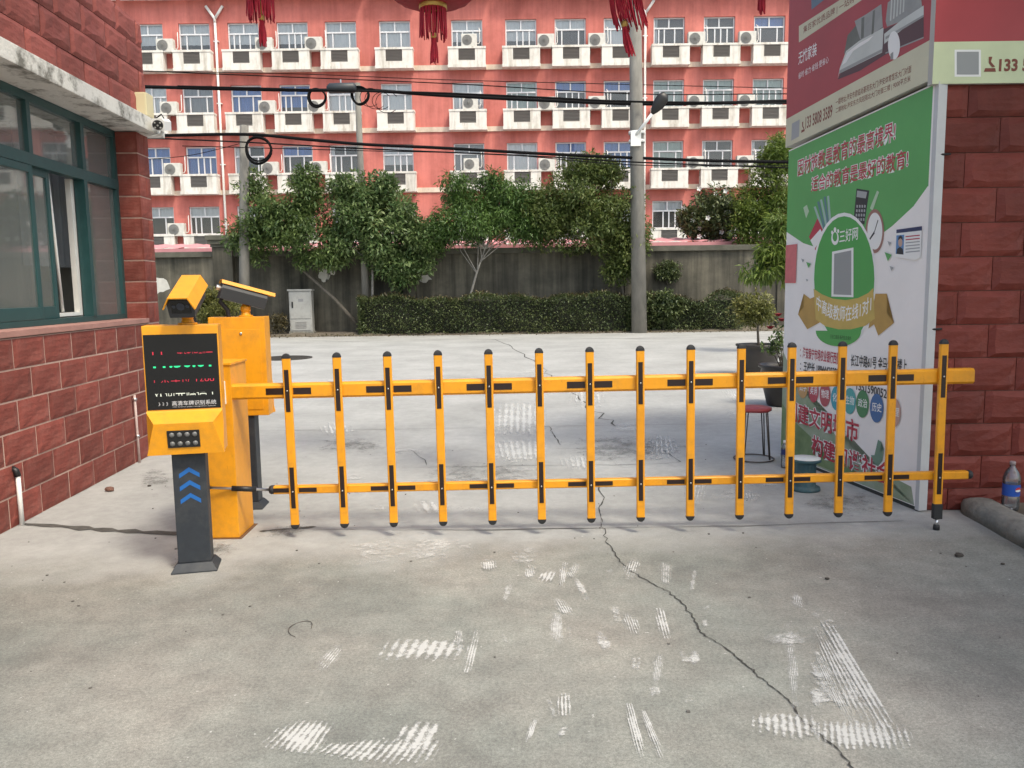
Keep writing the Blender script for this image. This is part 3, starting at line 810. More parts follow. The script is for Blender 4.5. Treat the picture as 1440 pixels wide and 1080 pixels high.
tree('broadleaf_tree', 'rounded broad leaved tree on pale stems in front of the thin utility pole', (at(526,466,28.9).x, 28.9, .05),
     [(at(526,466,28.9).x, 28.9, .05), at(524,420,28.9), at(524,375,28.9), at(530,340,28.9)],
     [E(530,318,28.7,72,60,1.4,.62), E(505,272,28.7,44,30,1.0,.2), E(560,370,28.7,44,34,1.0,.2), E(540,262,28.7,22,20,.6,.06), E(598,340,28.7,24,36,.8,.1), E(470,345,28.7,30,34,.8,.1)], 120, .17, L_DARK2, per=78, ratio=.42, seed=5, group=gtr, bark=PALEBARK, trunk_r=.06)
tree('feathery_tree', 'bright green feathery tree with forked pale trunk in the middle of the row', (at(656,466,29.0).x, 29.0, .05),
     [(at(656,466,29.0).x, 29.0, .05), at(659,425,29.0), at(670,385,29.0), at(682,350,29.0)],
     [E(680,310,28.8,74,38,1.3,.6), E(650,268,28.8,36,30,.9,.15), E(715,275,28.8,38,34,.9,.2), E(620,325,28.8,24,26,.8,.1), E(690,258,28.8,16,26,.5,.06), E(745,320,28.8,26,34,.8,.1), E(612,330,28.8,20,30,.7,.08)], 130, .16, L_GREEN, per=80, ratio=.26, droop=.35, seed=8, group=gtr, bark=PALEBARK, trunk_r=.06)
tree('dense_tree', 'largest dark olive tree left of the tall concrete pole', (at(876,466,28.9).x, 28.9, .05),
     [(at(876,466,28.9).x, 28.9, .05), at(876,420,28.9), at(872,380,28.9), at(850,330,28.9)],
     [E(825,300,28.7,84,62,1.5,.62), E(838,238,28.7,46,26,1.0,.16), E(880,340,28.6,36,48,.9,.18), E(770,300,28.7,40,52,1.0,.16), E(870,378,28.6,26,24,.6,.05)], 165, .14, L_OLIVE, per=90, ratio=.42, seed=11, group=gtr, trunk_r=.07)
tree('camellia_tree', 'dark tree dotted with white flowers behind the yard wall, right of the concrete pole', (at(1003,440,33).x, 33, 0),
     [(at(1003,440,33).x, 33, 0), at(1003,380,33), at(1003,330,33)],
     [E(1003,308,33,46,44,1.2,.8), E(975,312,33,22,24,.8,.2)], 60, .16, L_HEDGE, per=75, seed=14, flowers=(WHITE, 26, .11), cat='tree')
tree('light_green_tree', 'tall light green tree with yellowish tips beside the green poster', (at(1085,450,31.2).x, 31.2, 0),
     [(at(1085,450,31.2).x, 31.2, 0), at(1085,380,31.2), at(1088,320,31.2), at(1092,250,31.2)],
     [E(1085,275,31.2,48,60,1.2,.5), E(1098,215,31.2,30,34,.9,.25), E(1062,312,31.2,36,40,1.0,.25), E(1045,290,31.2,18,26,.6,.06)], 95, .17, L_LIGHT, per=75, ratio=.3, seed=17)
tree('peach_tree', 'young tree with long drooping yellow green leaves, half behind the poster board', (at(1125,500,19).x, 19, 0),
     [(at(1125,500,19).x, 19, 0), at(1120,440,19), at(1112,390,19), at(1108,350,19)],
     [E(1078,380,19,34,14,.5,.4), E(1085,352,19,22,18,.5,.3), E(1094,318,19,12,24,.4,.3), E(1112,372,19,24,30,.6,.3)], 34, .20, L_LIGHT, per=34, rmin=.14, rmax=.28, ratio=.2, droop=.9, seed=21, trunk_r=.045)
def hedge(name, label, x0, x1, y0, y1, z1, n, lm, seed, lsize=.085, wav=.08):
    t = thing(name, label, 'hedge', ((x0+x1)/2, (y0+y1)/2, 0))
    cx, cy = (x0+x1)/2, (y0+y1)/2; hx, hy = (x1-x0)/2, (y1-y0)/2
    core = MB().box(-hx+.2, hx-.2, -hy+.2, hy-.2, .02, z1-.2); core.build('stems', mat('hedge_core', (0.02, 0.022, 0.014), 1.0), t)
    rr = np.random.default_rng(seed); arr = []
    nf, nt_, ns = int(n*.5), int(n*.3), int(n*.2)
    def top(x): return z1 + wav*np.sin(x*1.7+seed) + wav*.7*np.sin(x*4.3+2*seed) - .05
    x = rr.uniform(-hx, hx, nf); z = rr.uniform(.05, 1, nf)*top(x); y = -hy + np.abs(rr.normal(0, .13, nf)) + .08*np.sin(x*3+z*4)
    arr.append(leaves(np.stack([x, y, z], 1), np.tile([0, -.8, .3], (nf, 1)), lsize, .5, 0.0))
    x = rr.uniform(-hx, hx, nt_); y = rr.uniform(-hy, hy, nt_); z = top(x) - np.abs(rr.normal(0, .09, nt_))
    arr.append(leaves(np.stack([x, y, z], 1), np.tile([0, -.2, .9], (nt_, 1)), lsize, .5, 0.0))
    s = rr.choice([-1, 1], ns); x = s*(hx - np.abs(rr.normal(0, .12, ns))); y = rr.uniform(-hy, hy, ns); z = rr.uniform(.05, 1, ns)*top(x)
    arr.append(leaves(np.stack([x, y, z], 1), np.stack([s*.8, 0*s, .3+0*s], 1), lsize, .5, 0.0))
    leaf_object('foliage', arr, lm, t)
    m = int(n*.05); x = rr.uniform(-hx, hx, m); arr2 = leaves(np.stack([x, -hy+np.abs(rr.normal(0, .2, m)), top(x)+rr.uniform(-.05, .08, m)], 1), np.tile([0, -.2, .9], (m, 1)), lsize, .5, 0)
    tag(leaf_object('young_shoots', [arr2], L_BRONZE, t), kind='stuff')
    return t
hedge('clipped_hedge', 'long clipped dark green hedge in front of the stained wall', at(505,445,28.4).x, at(888,445,28.4).x, 28.15, 29.15, 1.36, 17000, L_HEDGE, 2)
hedge('low_hedge', 'shorter rounded hedge right of the concrete pole', at(908,445,28.5).x, at(1042,445,28.5).x, 28.2, 29.2, 1.28, 7000, L_HEDGE, 5, wav=.16)
def bush(name, label, base, env, k, lsize, lm, per, seed, rmin=.15, rmax=.3, ratio=.5, cat='shrub', droop=0.0):
    b = Vector(base); return tree(name, label, base, [b, b+Vector((.02, 0, .25)), b+Vector((0, 0, .5))], env, k, lsize, lm, per, rmin, rmax, ratio, droop, .03, BARK, seed, None, cat)
bush('shrub', 'speckled olive shrub between the two yellow number plate cameras', (at(300,472,27).x, 27, 0), [E(300,436,27,38,34,.7,1)], 46, .09, L_YELG, 75, 31)
bush('shrub', 'sparse dark weeds left of the grey utility box', (at(393,474,28.6).x, 28.6, .05), [E(392,455,28.6,16,16,.3,1)], 16, .08, L_BRONZE, 26, 33)
bush('shrub', 'taller leafy shrub just right of the concrete pole', (at(932,470,28.4).x, 28.4, .05), [E(935,430,28.4,28,26,.5,1)], 32, .14, L_HEDGE, 48, 35)
bush('vine', 'small round vine clinging to the wall right of the concrete pole', (at(938,390,29.45).x, 29.45, at(938,396,29.45).z - .1), [E(938,380,29.4,20,16,.15,1)], 22, .1, L_HEDGE, 34, 36, cat='vine')
# leaf litter at the bed's edge
ltr = nrg.uniform(-11, 9, 700); yy = nrg.normal(28.1, .22, 700)
tag(leaf_object('leaf_litter', [leaves(np.stack([ltr, yy, np.full(700, .03)], 1), np.tile([0.0, 0, .02], (700, 1)), .08, .6, 0, 1.0)], L_BRONZE, None), 'dry fallen leaves along the edge of the planting bed', 'leaves', kind='stuff')

# ------------------------------------------------------------------ utility poles, lamp, cables
def pole(name, label, base, top, r0, r1, mt=CONC):
    t = thing(name, label, 'pole', base); b = Vector(base)
    MB().tube([(0, 0, 0), (Vector(top)-b)*.5, Vector(top)-b], [r0, (r0+r1)/2, r1], 20).build('shaft', mt, t)
    return t
big = pole('utility_pole', 'thick concrete utility pole carrying the street lamp', (4.457, 28.0, 0), (4.22, 28.0, 12.6), .27, .19)
for z in (at(896,187,28).z, at(896,199,28).z):
    MB().lathe([(.26, -.05), (.275, -.05), (.275, .05), (.26, .05)], (4.457-.0188*z, 0, z) if False else (-.0188*z, 0, z), 20, cap=False).build('clamp_band', WHITE, big)
p2 = pole('utility_pole', 'short grey utility pole in front of the yard wall, left of the trees', (-9.43, 28.4, 0), (-9.06, 28.4, 7.25), .19, .145)
p3 = pole('utility_pole', 'slim utility pole with a tangle of cables rising behind the trees', (-5.2, 29.0, 0), (-5.24, 29.0, 8.75), .14, .10)
lm_ = thing('street_lamp', 'black street lamp head on a slanting white arm fixed to the concrete pole', 'street lamp', (4.26, 27.72, at(897,190,27.7).z))
b = Vector(lm_.location)
hd = at(917,160,27.4) - b; tip = at(932,138,27.3) - b
MB().tube([(0, .02, 0), hd*.5, hd], .055, 8).build('arm', WHITE, lm_)
MB().box(-.17, .17, -.02, .05, -.35, .12).build('clamp', WHITE, lm_)
d = (tip - hd).normalized(); rr_ = []
side = d.cross(Vector((0, 1, 0))).normalized(); nn_ = side.cross(d)
for t_, w_, h_ in ((0, .05, .05), (.12, .12, .08), (.35, .20, .09), (.6, .20, .08), (.75, .10, .05)):
    c = hd + d*t_; rr_.append([c + side*w_*math.cos(a*math.pi/6) + nn_*h_*math.sin(a*math.pi/6) for a in range(12)])
MB().loft(rr_, True, True).build('lamp_head', BLACKP, lm_)

CABLE = mat('black_cable', (0.006, 0.006, 0.007), 0.85, spec=.15)
def cable(label, px, Y, r, name='overhead_cable', ext=True):
    P = [at(x, y, Y) for x, y in px]
    if ext:
        P = [P[0] + (P[0]-P[1]).normalized()*6] + P + [P[-1] + (P[-1]-P[-2]).normalized()*8]
    Q = []
    for i in range(len(P)-1):                                    # Catmull-Rom through the surveyed points
        a, b2, c, e = P[max(i-1, 0)], P[i], P[i+1], P[min(i+2, len(P)-1)]
        for k in range(6):
            t = k/6; Q.append(0.5*((2*b2)+(c-a)*t+(2*a-5*b2+4*c-e)*t*t+(3*b2-a-3*c+e)*t**3))
    Q.append(P[-1])
    c0 = Q[0].copy()
    o = MB().tube([q - c0 for q in Q], r, 6).build(name, CABLE, None, loc=c0)
    return tag(o, label, 'cable', 'overhead cables across the street')
cable('thick black cable bundle, upper one, crossing the second window row', [(205,122),(320,125),(440,127),(503,126),(620,134),(760,141),(893,146),(1000,145),(1108,142)], 27.95, .058)
cable('thinner black cable just under the upper bundle right of the slim pole', [(505,128),(620,131),(760,137),(893,143),(1108,145)], 27.6, .035)
cable('thick black cable bundle, lower one, crossing the third window row', [(205,191),(345,189),(430,196),(512,203),(620,208),(760,216),(893,222),(1000,226),(1108,228)], 27.9, .055)
cable('thin cable sagging just under the lower cable bundle', [(205,194),(345,200),(512,209),(760,220),(893,228),(1108,236)], 27.5, .025)
cable('thin wire running just below the lower cables near the light green tree', [(512,212),(700,217),(893,232),(1108,233)], 27.3, .015)
cable('thin wire highest of all, just under the top row of ledges', [(205,100),(420,104),(620,112),(893,119),(1108,124)], 28.6, .013)
cable('thin wire above the upper cable bundle on the right', [(400,108),(640,118),(893,132),(1108,132)], 28.7, .018)
cable('thin wire between short utility pole and guardhouse corner', [(205,224),(270,218),(345,200)], 28.4, .012, ext=False)
def coil(label, px, py, Y, R, loops, r, open_=False):
    c = at(px, py, Y); m = MB()
    for k in range(loops):
        m.torus((rng.uniform(-.03,.03), k*.03, rng.uniform(-.03,.03)), R*(1+rng.uniform(-.05,.07)), r, 'y', 26, 6, jit=.03)
    return tag(m.build('cable_coil', CABLE, loc=c), label, 'cable coil', 'coils of spare cable hanging on the lines')
coil('neat round coil of black cable left of the slim pole', 446, 136, 27.9, .28, 4, .03)
coil('large ring of black cable beside the short utility pole', 363, 210, 27.85, .42, 4, .028)
coil('messy coil of black cable at the top of the slim pole', 506, 134, 27.9, .27, 4, .025)
m = MB()
for k, (dx, R) in enumerate(((.5, .26), (.75, .28), (1.0, .24), (1.25, .30))):
    c = Vector((dx*.75, .0+k*.03, -.28-.05*k)); pts = [c + Vector((R*1.3*math.cos(a*.35+.6), 0, R*math.sin(a*.35+.6)*1.15)) for a in range(15)]
    m.tube(pts, .011, 5)
tag(m.build('cable_tangle', CABLE, loc=at(504,125,27.9)), 'loose loops of thin cable drooping right of the slim pole', 'cable')
sb = thing('splice_box', 'dark grey cable splice box hanging left of the slim pole top', 'splice box', at(483,124,27.8))
MB().tube([(-.55, 0, 0), (-.45, 0, 0), (.35, 0, .01), (.42, 0, .01)], [.08, .17, .17, .09], 12).build('body', mat('splice_grey', (.03, .036, .042), .5), sb)
MB().box(-.1, -.06, -.03, .03, .17, .28).build('hanger', STEEL, sb)

# grey utility box
ub = thing('utility_box', 'grey metal utility cabinet on a low plinth against the yard wall', 'utility box', (at(424,440,28.9).x, 28.95, 0))
UBM = mat('grey_painted_metal', (0.36, 0.36, 0.345), 0.55, var=0.08, vscale=4, grime=(.2, .19, .17), gscale=5, gamt=.4)
MB().box(-.44, .44, -.2, .2, 0, .16).build('plinth', KERB, ub, bevel=.01)
MB().box(-.4, .4, -.17, .17, .161, 1.6).build('casing', UBM, ub, bevel=.012)
MB().box(-.44, .44, -.22, .2, 1.601, 1.66).build('lid', UBM, ub, bevel=.01)
MB().box(-.36, .36, -.19, -.171, .62, 1.56).build('door', UBM, ub, bevel=.006)
MB().box(-.36, .36, -.19, -.171, .2, .58).build('lower_panel', UBM, ub, bevel=.006)
MB().box(-.3, -.25, -.215, -.191, 1.0, 1.22).build('handle', BLACKP, ub)
for k in range(5): MB().box(-.2, .2, -.2, -.1915, .28+k*.05, .30+k*.05).build('vent_slat', LOUV, ub)
MB().box(-.06, .12, -.196, -.1915, 1.22, 1.32).build('rating_plate', mat('plate_grey', (.24, .24, .25), .5), ub)
mh = thing('manhole_cover', 'dark round manhole cover on the yard behind the yellow cabinets', 'manhole cover', (*G(402,504).xy, 0))
m = MB().lathe([(.62, .002), (.62, .022), (.56, .022), (.56, .014), (0.0, .014)], n=28, smooth=False, cap=False); m.build('ring', mat('dark_iron', (.05, .045, .04), .8, var=.3, vscale=8, bump=.5, bscale=40), mh)
m = MB()
for k in range(-4, 5):
    hw = math.sqrt(max(.05, .52**2 - (k*.11)**2)); m.box(-hw, hw, k*.11-.02, k*.11+.02, .0145, .021)
m.build('tread_bars', MATS['dark_iron'], mh)

# ------------------------------------------------------------------ rock-faced blocks
def brick_mat(name, c, c2, gr=(0.33, 0.17, 0.14), gamt=.4, rough=.6):
    m = mat(name, c, rough, col2=c2, vscale=5, bump=0.5, bscale=13, bstretch=(.8, 1, 1.7), grime=gr, gscale=4, gamt=gamt)
    nt = m.node_tree; N, L = nt.nodes, nt.links
    oi = N.new('ShaderNodeObjectInfo'); r = N.new('ShaderNodeValToRGB')
    r.color_ramp.elements[0].color = (.80, .78, .78, 1); r.color_ramp.elements[1].color = (1.15, 1.1, 1.1, 1)
    L.new(oi.outputs['Random'], r.inputs[0])
    b = N['Principled BSDF']; src = b.inputs['Base Color'].links[0].from_socket
    b.inputs['Specular IOR Level'].default_value = 0.25
    mx = N.new('ShaderNodeMixRGB'); mx.blend_type = 'MULTIPLY'; mx.inputs[0].default_value = 1
    L.new(src, mx.inputs[1]); L.new(r.outputs[0], mx.inputs[2]); L.new(mx.outputs[0], b.inputs['Base Color'])
    return m
BRICK = brick_mat('red_block', (0.19, 0.052, 0.040), (0.25, 0.070, 0.054), rough=.7)
BRICK_UP = brick_mat('pale_red_block', (0.24, 0.070, 0.058), (0.30, 0.094, 0.080), gr=(.2, .09, .075), rough=.7)
BRICK_PIER = brick_mat('maroon_block', (0.165, 0.036, 0.027), (0.21, 0.049, 0.036), gr=(.15, .05, .04), rough=.55)
MORT = mat('pale_mortar', (0.46, 0.32, 0.265), 0.95, var=0.2, vscale=10)
for _b in (BRICK, BRICK_UP, BRICK_PIER): streaks(_b, 1.6, (1, 1, .6), .34, .6, (.78, .78, .78), (1.08, 1.06, 1.06)); streaks(_b, 22, (1, 1, 1), .66, .74, (1, 1, 1), (1.7, 1.9, 2.0))
MORT_D = mat('brown_mortar', (0.17, 0.10, 0.08), 0.95, var=0.25, vscale=10)
def rock_mesh(name, Lx, Hz, depth, proud, material, seed, nx=6, nz=4):
    """block: x 0..Lx, z 0..Hz, back at y=depth, arris at y=0 and a rough pillowed face out to y=-proud"""
    rr = random.Random(seed); m = MB(); vs = []; fs = []
    mar = min(.045, Lx*.2)
    xs = [0, mar] + [mar + (Lx-2*mar)*i/(nx-3) for i in range(1, nx-3)] + [Lx-mar, Lx]
    zs = [0, .04, .04+(Hz-.08)*.5, Hz-.04, Hz]
    zs = zs if nz == 4 else [0, .03, Hz-.03, Hz]
    for j, z in enumerate(zs):
        for i, x in enumerate(xs):
            edge = i in (0, len(xs)-1) or j in (0, len(zs)-1)
            if edge: vs.append((x, 0, z))
            else:
                vs.append((x + rr.uniform(-.012, .012), -proud*rr.uniform(.55, 1.15), z + rr.uniform(-.012, .012)))
    nX = len(xs)
    for j in range(len(zs)-1):
        for i in range(nX-1):
            a = j*nX+i; fs.append((a, a+1, a+nX+1, a+nX))
    m.add(vs, fs)
    m.add([(0,0,0),(Lx,0,0),(Lx,depth,0),(0,depth,0),(0,0,Hz),(Lx,0,Hz),(Lx,depth,Hz),(0,depth,Hz)], [(0,3,2,1),(4,5,6,7),(1,2,6,5),(3,0,4,7),(2,3,7,6)])
    return m.mesh(name, material)
rock_cache = {}
def rock(Lx, Hz, depth, proud, material, rough=True):
    s = rng.randrange(4); k = (round(Lx, 3), Hz, depth, proud, material.name, s)
    if k not in rock_cache: rock_cache[k] = rock_mesh('block', Lx, Hz, depth, proud, material, hash((round(Lx*1000), s)) & 0xffff, 6 if Lx > .25 else 5, 4)
    return rock_cache[k]

# ------------------------------------------------------------------ GUARDHOUSE (local x along its wall, local y into the house)
gh = thing('guardhouse', 'red block guardhouse with teal framed sliding windows and stained concrete eave', 'guardhouse', (-3.452, 5.246, 0), math.radians(93.15))
S0, S1 = -2.6, 3.05
MB().box(S0, S1-.002, .0025, .26, 0, 1.30).build('wall', MORT, gh)
CH, JT = 0.217, 0.0135
for c in range(6):
    z = c*CH + .004; x = S0 + (0 if c % 2 else -.21)
    while x < S1 - .01:
        a = max(x, S0); b_ = min(x+.42, S1)
        if b_ - a > .06: link('block', rock(b_-a-JT, CH-JT, .03, .007, BRICK), gh, (a+JT/2, rng.uniform(-.002, .002), z))
        x += .42
SILL = mat('sill_red_cement', (0.36, 0.19, 0.16), 0.85, var=.15, vscale=5, bump=.2, bscale=40)
MB().box(S0, 2.765, -.012, .262, 1.306, 1.352).build('sill', SILL, gh, bevel=.006)
# end pillar: every course one block across, seen on two faces
MB().box(2.776, S1-.004, .004, .25, 1.302, 3.15).build('pillar_core', MORT, gh)
for c in range(9):
    z = 1.308 + c*.206
    if z > 3.0: hz = 3.152 - z
    else: hz = .206
    sp = (.28,) if c % 2 else (.16, .12)
    x = 2.77
    for wd in sp:
        m_ = rock(wd-.006, round(hz-JT, 4), .022, .008, BRICK); link('block', m_, gh, (x+.003, 0, z)); x += wd
    # reveal face (turned towards the window)
    r1 = link('block', rock(.245, round(hz-JT, 4), .02, .006, BRICK), gh, (2.772, .264, z)); r1.rotation_euler = (0, 0, -math.pi/2)
# eave slab with stained paint
def eave_mat():
    m = mat('stained_white_eave', (0.62, 0.61, 0.57), 0.85, var=.08, vscale=4, grime=(.12, .115, .095), gscale=3.2, gamt=.9, grange=(.5, .62), bump=.25, bscale=40)
    return m
MB().box(S0-.1, S1+.12, -.13, 3.3, 3.158, 3.292).build('eave_slab', eave_mat(), gh, bevel=.008)
MB().box(S0, S1-.002, .02, .2, 3.294, 4.235).build('parapet', MORT_D, gh)
MB().box(S0+.2, S1-.2, 2.9, 3.1, 3.294, 4.2).build('rear_parapet', MORT_D, gh)
MB().box(S1-.2, S1-.002, .21, 2.89, 3.294, 4.235).build('side_parapet', MORT_D, gh)
for c in range(4):
    z = 3.298 + c*.235; x = S0 + (0 if c % 2 else -.24)
    while x < S1 - .01:
        a = max(x, S0); b_ = min(x+.46, S1)
        if b_ - a > .06: link('block', rock(b_-a-.006, .229, .04, .017, BRICK_UP), gh, (a+.003, rng.uniform(-.003, .003), z))
        x += .46
# rest of the house shell
PLASTER = mat('room_plaster', (0.5, 0.5, 0.47), .9, var=.1, vscale=2)
MB().box(S1-.1, S1-.003, .27, 3.2, 0, 3.15).build('end_wall', PLASTER, gh)
MB().box(S0, S0+.1, .27, 3.2, 0, 3.15).build('end_wall', PLASTER, gh)
MB().box(S0+.11, S1-.11, 3.0, 3.2, 0, 3.15).build('rear_wall', PLASTER, gh)
MB().box(S0+.11, S1-.11, .27, 2.99, .02, .06).build('floor', mat('room_floor', (.3, .29, .27), .6), gh)
MB().box(1.4, 2.7, .9, 1.5, .7, .76).build('desk', mat('desk_wood', (.16, .09, .05), .5), gh)
TEAL = mat('teal_aluminium', (0.020, 0.068, 0.070), 0.4, var=.12, vscale=10)
win = link('window', MB().box(S0, 2.765, .2, .27, 1.354, 1.40).box(S0, 2.765, .2, .27, 3.09, 3.155).box(S0, 2.765, .195, .275, 2.60, 2.69)
     .box(2.715, 2.766, .2, .27, 1.401, 2.599).box(2.715, 2.766, .2, .27, 2.691, 3.089)
     .box(2.03, 2.09, .19, .28, 1.401, 2.599).box(2.03, 2.09, .19, .28, 2.691, 3.089)
     .box(1.17, 1.225, .2, .27, 2.691, 3.089).box(.25, .305, .2, .27, 2.691, 3.089).box(-.75, -.69, .19, .28, 2.691, 3.089).box(-.75, -.69, .19, .28, 1.401, 2.599).mesh('window', TEAL), gh)
GG = glass_mat('guardhouse_glass', (0.85, 0.88, 0.86), 0.36, (0.34, 0.37, 0.355))
for a, b_ in ((2.09, 2.715), (1.225, 2.03), (.305, 1.17), (-.69, .25)):
    MB().add([(a,.236,2.691),(b_,.236,2.691),(b_,.236,3.089),(a,.236,3.089)], [(0,1,2,3)]).build('pane', GG, win)
MB().add([(2.09,.236,1.401),(2.715,.236,1.401),(2.715,.236,2.599),(2.09,.236,2.599)], [(0,1,2,3)]).build('pane', GG, win)
def sash(x0, x1, y):
    m = MB().box(x0, x0+.05, y, y+.03, 1.402, 2.598).box(x1-.05, x1, y, y+.03, 1.402, 2.598).box(x0+.05, x1-.05, y, y+.03, 1.402, 1.50).box(x0+.05, x1-.05, y, y+.03, 2.54, 2.598)
    o = m.build('sliding_sash', TEAL, gh, bevel=.004)
    MB().add([(x0+.05,y+.015,1.5),(x1-.05,y+.015,1.5),(x1-.05,y+.015,2.54),(x0+.05,y+.015,2.54)], [(0,1,2,3)]).build('pane', GG, o)
sash(.25, 1.19, .2); sash(.62, 1.52, .24); sash(-.69, .3, .24)
m = MB().box(1.97, 2.025, .285, .33, 1.41, 2.6).box(1.1, 1.97, .285, .33, 1.41, 1.44)
m.build('white_inner_frame', PVC, gh)
MB().tube([(1.74, .32, 1.45), (1.66, .32, 2.6)], .014, 8).build('white_rod', PVC, gh)
def curtain_local(x0, x1, z0, z1, y, material, name, n=40):
    vs = []; fs = []
    for i in range(n+1):
        x = x0+(x1-x0)*i/n; yy = y + .035*math.sin(i*1.3) + .015*math.sin(i*3.1)
        vs += [(x, yy, z0), (x, yy, z1)]
        if i: fs.append((2*i-2, 2*i, 2*i+1, 2*i-1))
    return MB().add(vs, fs, True).build(name, material, gh, fixn=False)
curtain_local(1.75, 2.9, 1.85, 3.05, .62, CURT['grey'], 'curtain')
curtain_local(-.3, .9, 1.5, 3.05, 1.2, CURT['grey'], 'curtain')
MB().box(1.5, 1.9, 2.7, 2.98, .07, 1.9).build('locker', mat('locker_grey', (.25, .27, .28), .5), gh)
# gate-side pipes
for k, (pa, pb, lab) in enumerate((((25,668),(31,735),'short white plastic pipe stub with black end at foot of guardhouse wall'), ((188,556),(196,645),'white plastic conduit up the guardhouse wall behind the yellow screen post'))):
    nW = Vector((1, .055, 0)).normalized(); p0 = Vector((-3.452, 5.246, 0)) + nW*.03
    A, B = PL(*pa, p0, nW), PL(*pb, p0, nW); B.z = 0.0
    t = thing('conduit_pipe', lab, 'pipe', (B.x, B.y, 0)); A -= Vector((B.x, B.y, 0)); A.x = A.x*.4; A.y *= .4
    MB().tube([(0,0,.001), A*.5, A], .016 if k == 0 else .011, 10).build('pipe', PVC if k == 0 else mat('dusty_pink_pvc', (.52, .40, .37), .6, var=.2, vscale=20), t)
    if k == 0: MB().tube([A - Vector((0,0,.01)), A + Vector((-.01,0,.03)), A + Vector((-.045,0,.05))], .022, 10).build('elbow', BLACKP, t)
    else:
        for z in (.25, .6): MB().lathe([(.02, 0), (.021, .02)], (A.x*z/max(.1, A.z), A.y*z/max(.1, A.z), z), 10).build('clip', STEEL, t)
# CCTV camera and junction box at the corner
nW = Vector((1, .055, 0)).normalized(); pS = Vector((-3.452, 5.246, 0))
cp = PL(226, 176, pS + nW*.22, nW)
cc = thing('security_camera', 'white bullet security camera under the guardhouse eave corner', 'security camera', cp, math.radians(8))
Mx = Matrix.Rotation(math.radians(10), 4, 'X')
m = MB(); m.loft([[Mx @ Vector((x, y, z)) for x, z in ((-.055,-.05),(.055,-.05),(.06,.035),(.04,.06),(-.04,.06),(-.06,.035))] for y in (-.1, .16)]); m.build('housing', WHITE, cc)
m = MB(); m.loft([[Mx @ Vector((.05*math.cos(i*math.pi/8), y, .0+.045*math.sin(i*math.pi/8))) for i in range(16)] for y in (-.108, -.1005)]); f_ = m.build('lens_plate', BLACKP, cc)
for dx, dz in ((-.025,.02),(.025,.02),(0,-.005),(-.025,-.025),(.025,-.025)):
    m = MB(); m.loft([[Mx @ Vector((dx+.009*math.cos(i*math.pi/4), y, dz+.009*math.sin(i*math.pi/4))) for i in range(8)] for y in (-.112, -.109)]); m.build('led', ACF, f_)
MB().tube([(0, .06, -.05), (-.02, .06, -.085), (-.12, .06, -.10), (-.26, .05, -.04)], .016, 8).build('bracket', WHITE, cc)
jp = PL(203, 149, pS + nW*.05, nW)
jb = thing('junction_box', 'cream junction box on the parapet end above the security camera', 'junction box', jp, math.radians(3))
MB().box(-.07, .06, -.1, .08, -.11, .11).build('box', mat('cream_plastic', (.62, .56, .36), .5), jb, bevel=.01)
MB().box(-.06, .05, -.108, -.1005, -.1, .1).build('lid', MATS['cream_plastic'], jb, bevel=.003)
m = MB().tube([jp + Vector((.0, -.02, -.112)), jp + Vector((.06, -.02, -.16)), cp + Vector((-.02, .08, .12)), cp + Vector((0, .12, .06))], .008, 6)
tag(m.build('camera_cable', CABLE), 'black cable looping from the junction box down to the security camera', 'cable')

# ------------------------------------------------------------------ RIGHT PIER
A0 = G(1287, 718); A0.z = 0
Bf = G(1098, 641); Bf.z = 0
pier = thing('brick_pier', 'maroon rock faced block pier on the right with advertising wrapped round its top', 'pier', (2.86, 5.537, 0))
ev = (Bf - A0); BL = ev.length; ev.normalize()
offp = Vector((2.86, 5.537, 0))
poly = [(0.0, .01), (2.57, .01), (2.6, 2.4), ((Bf - offp).x + .16, (Bf - offp).y - .06)]
MB().prism([(p[0]+.03, p[1]) for p in poly], 0, 5.4).build('core', MORT_D, pier)
for c in range(13):
    z = -.07 + c*.2305; z0 = max(z, .004); hz = min(z+.2305, 2.912) - z0
    x = .0 if c % 2 else -.225
    x -= .0
    while x < 2.6:
        a = max(x, 0.0); b_ = min(x+.43, 2.6)
        if b_-a > .05: link('block', rock(b_-a-.005, round(hz-.005, 4), .03, .024, BRICK_PIER), pier, (a+.0025, rng.uniform(-.002, .002), z0))
        x += .43
# advertising frame and banners. board frame: local x from far end to near end, facing the drive
board_rz = math.atan2(-ev.y, -ev.x)
bd = thing('poster_board', 'tall green and white tutoring poster board on the left face of the pier', 'poster', Bf, board_rz)
bn = Vector((-math.sin(board_rz), math.cos(board_rz), 0)) * -1          # local -Y in world
def Q(px, py):
    p = PL(px, py, Bf, bn) - Bf; return (-(p.dot(ev)) + 2*0 + 0.0 if False else p.dot(-ev), p.z)
def QX(*pts): return [Q(*p) for p in pts]
P_WHITE = mat('poster_white', (0.86, 0.83, 0.81), 0.45, var=.05, vscale=2)
P_GREEN = mat('poster_green', (0.10, 0.37, 0.10), 0.45, var=.08, vscale=2)
P_GREEN2 = mat('poster_mid_green', (0.065, 0.35, 0.07), 0.45, var=.06, vscale=2)
P_LGREEN = mat('poster_pale_green', (0.45, 0.60, 0.42), 0.5)
P_RED = mat('poster_red', (0.45, 0.03, 0.06), 0.5)
P_GOLD = mat('poster_gold', (0.56, 0.40, 0.10), 0.5, var=.12, vscale=6)
P_GOLD2 = mat('poster_dark_gold', (0.46, 0.28, 0.07), 0.5, var=.12, vscale=6)
P_BLACK = mat('poster_black', (0.02, 0.02, 0.025), 0.5)
P_TXTW = mat('poster_text_white', (0.82, 0.82, 0.80), 0.5)
P_GREY = mat('poster_grey', (0.35, 0.36, 0.37), 0.5)
top_n, top_f = Q(1309, 119)[1], Q(1108, 212)[1]
xn = BL
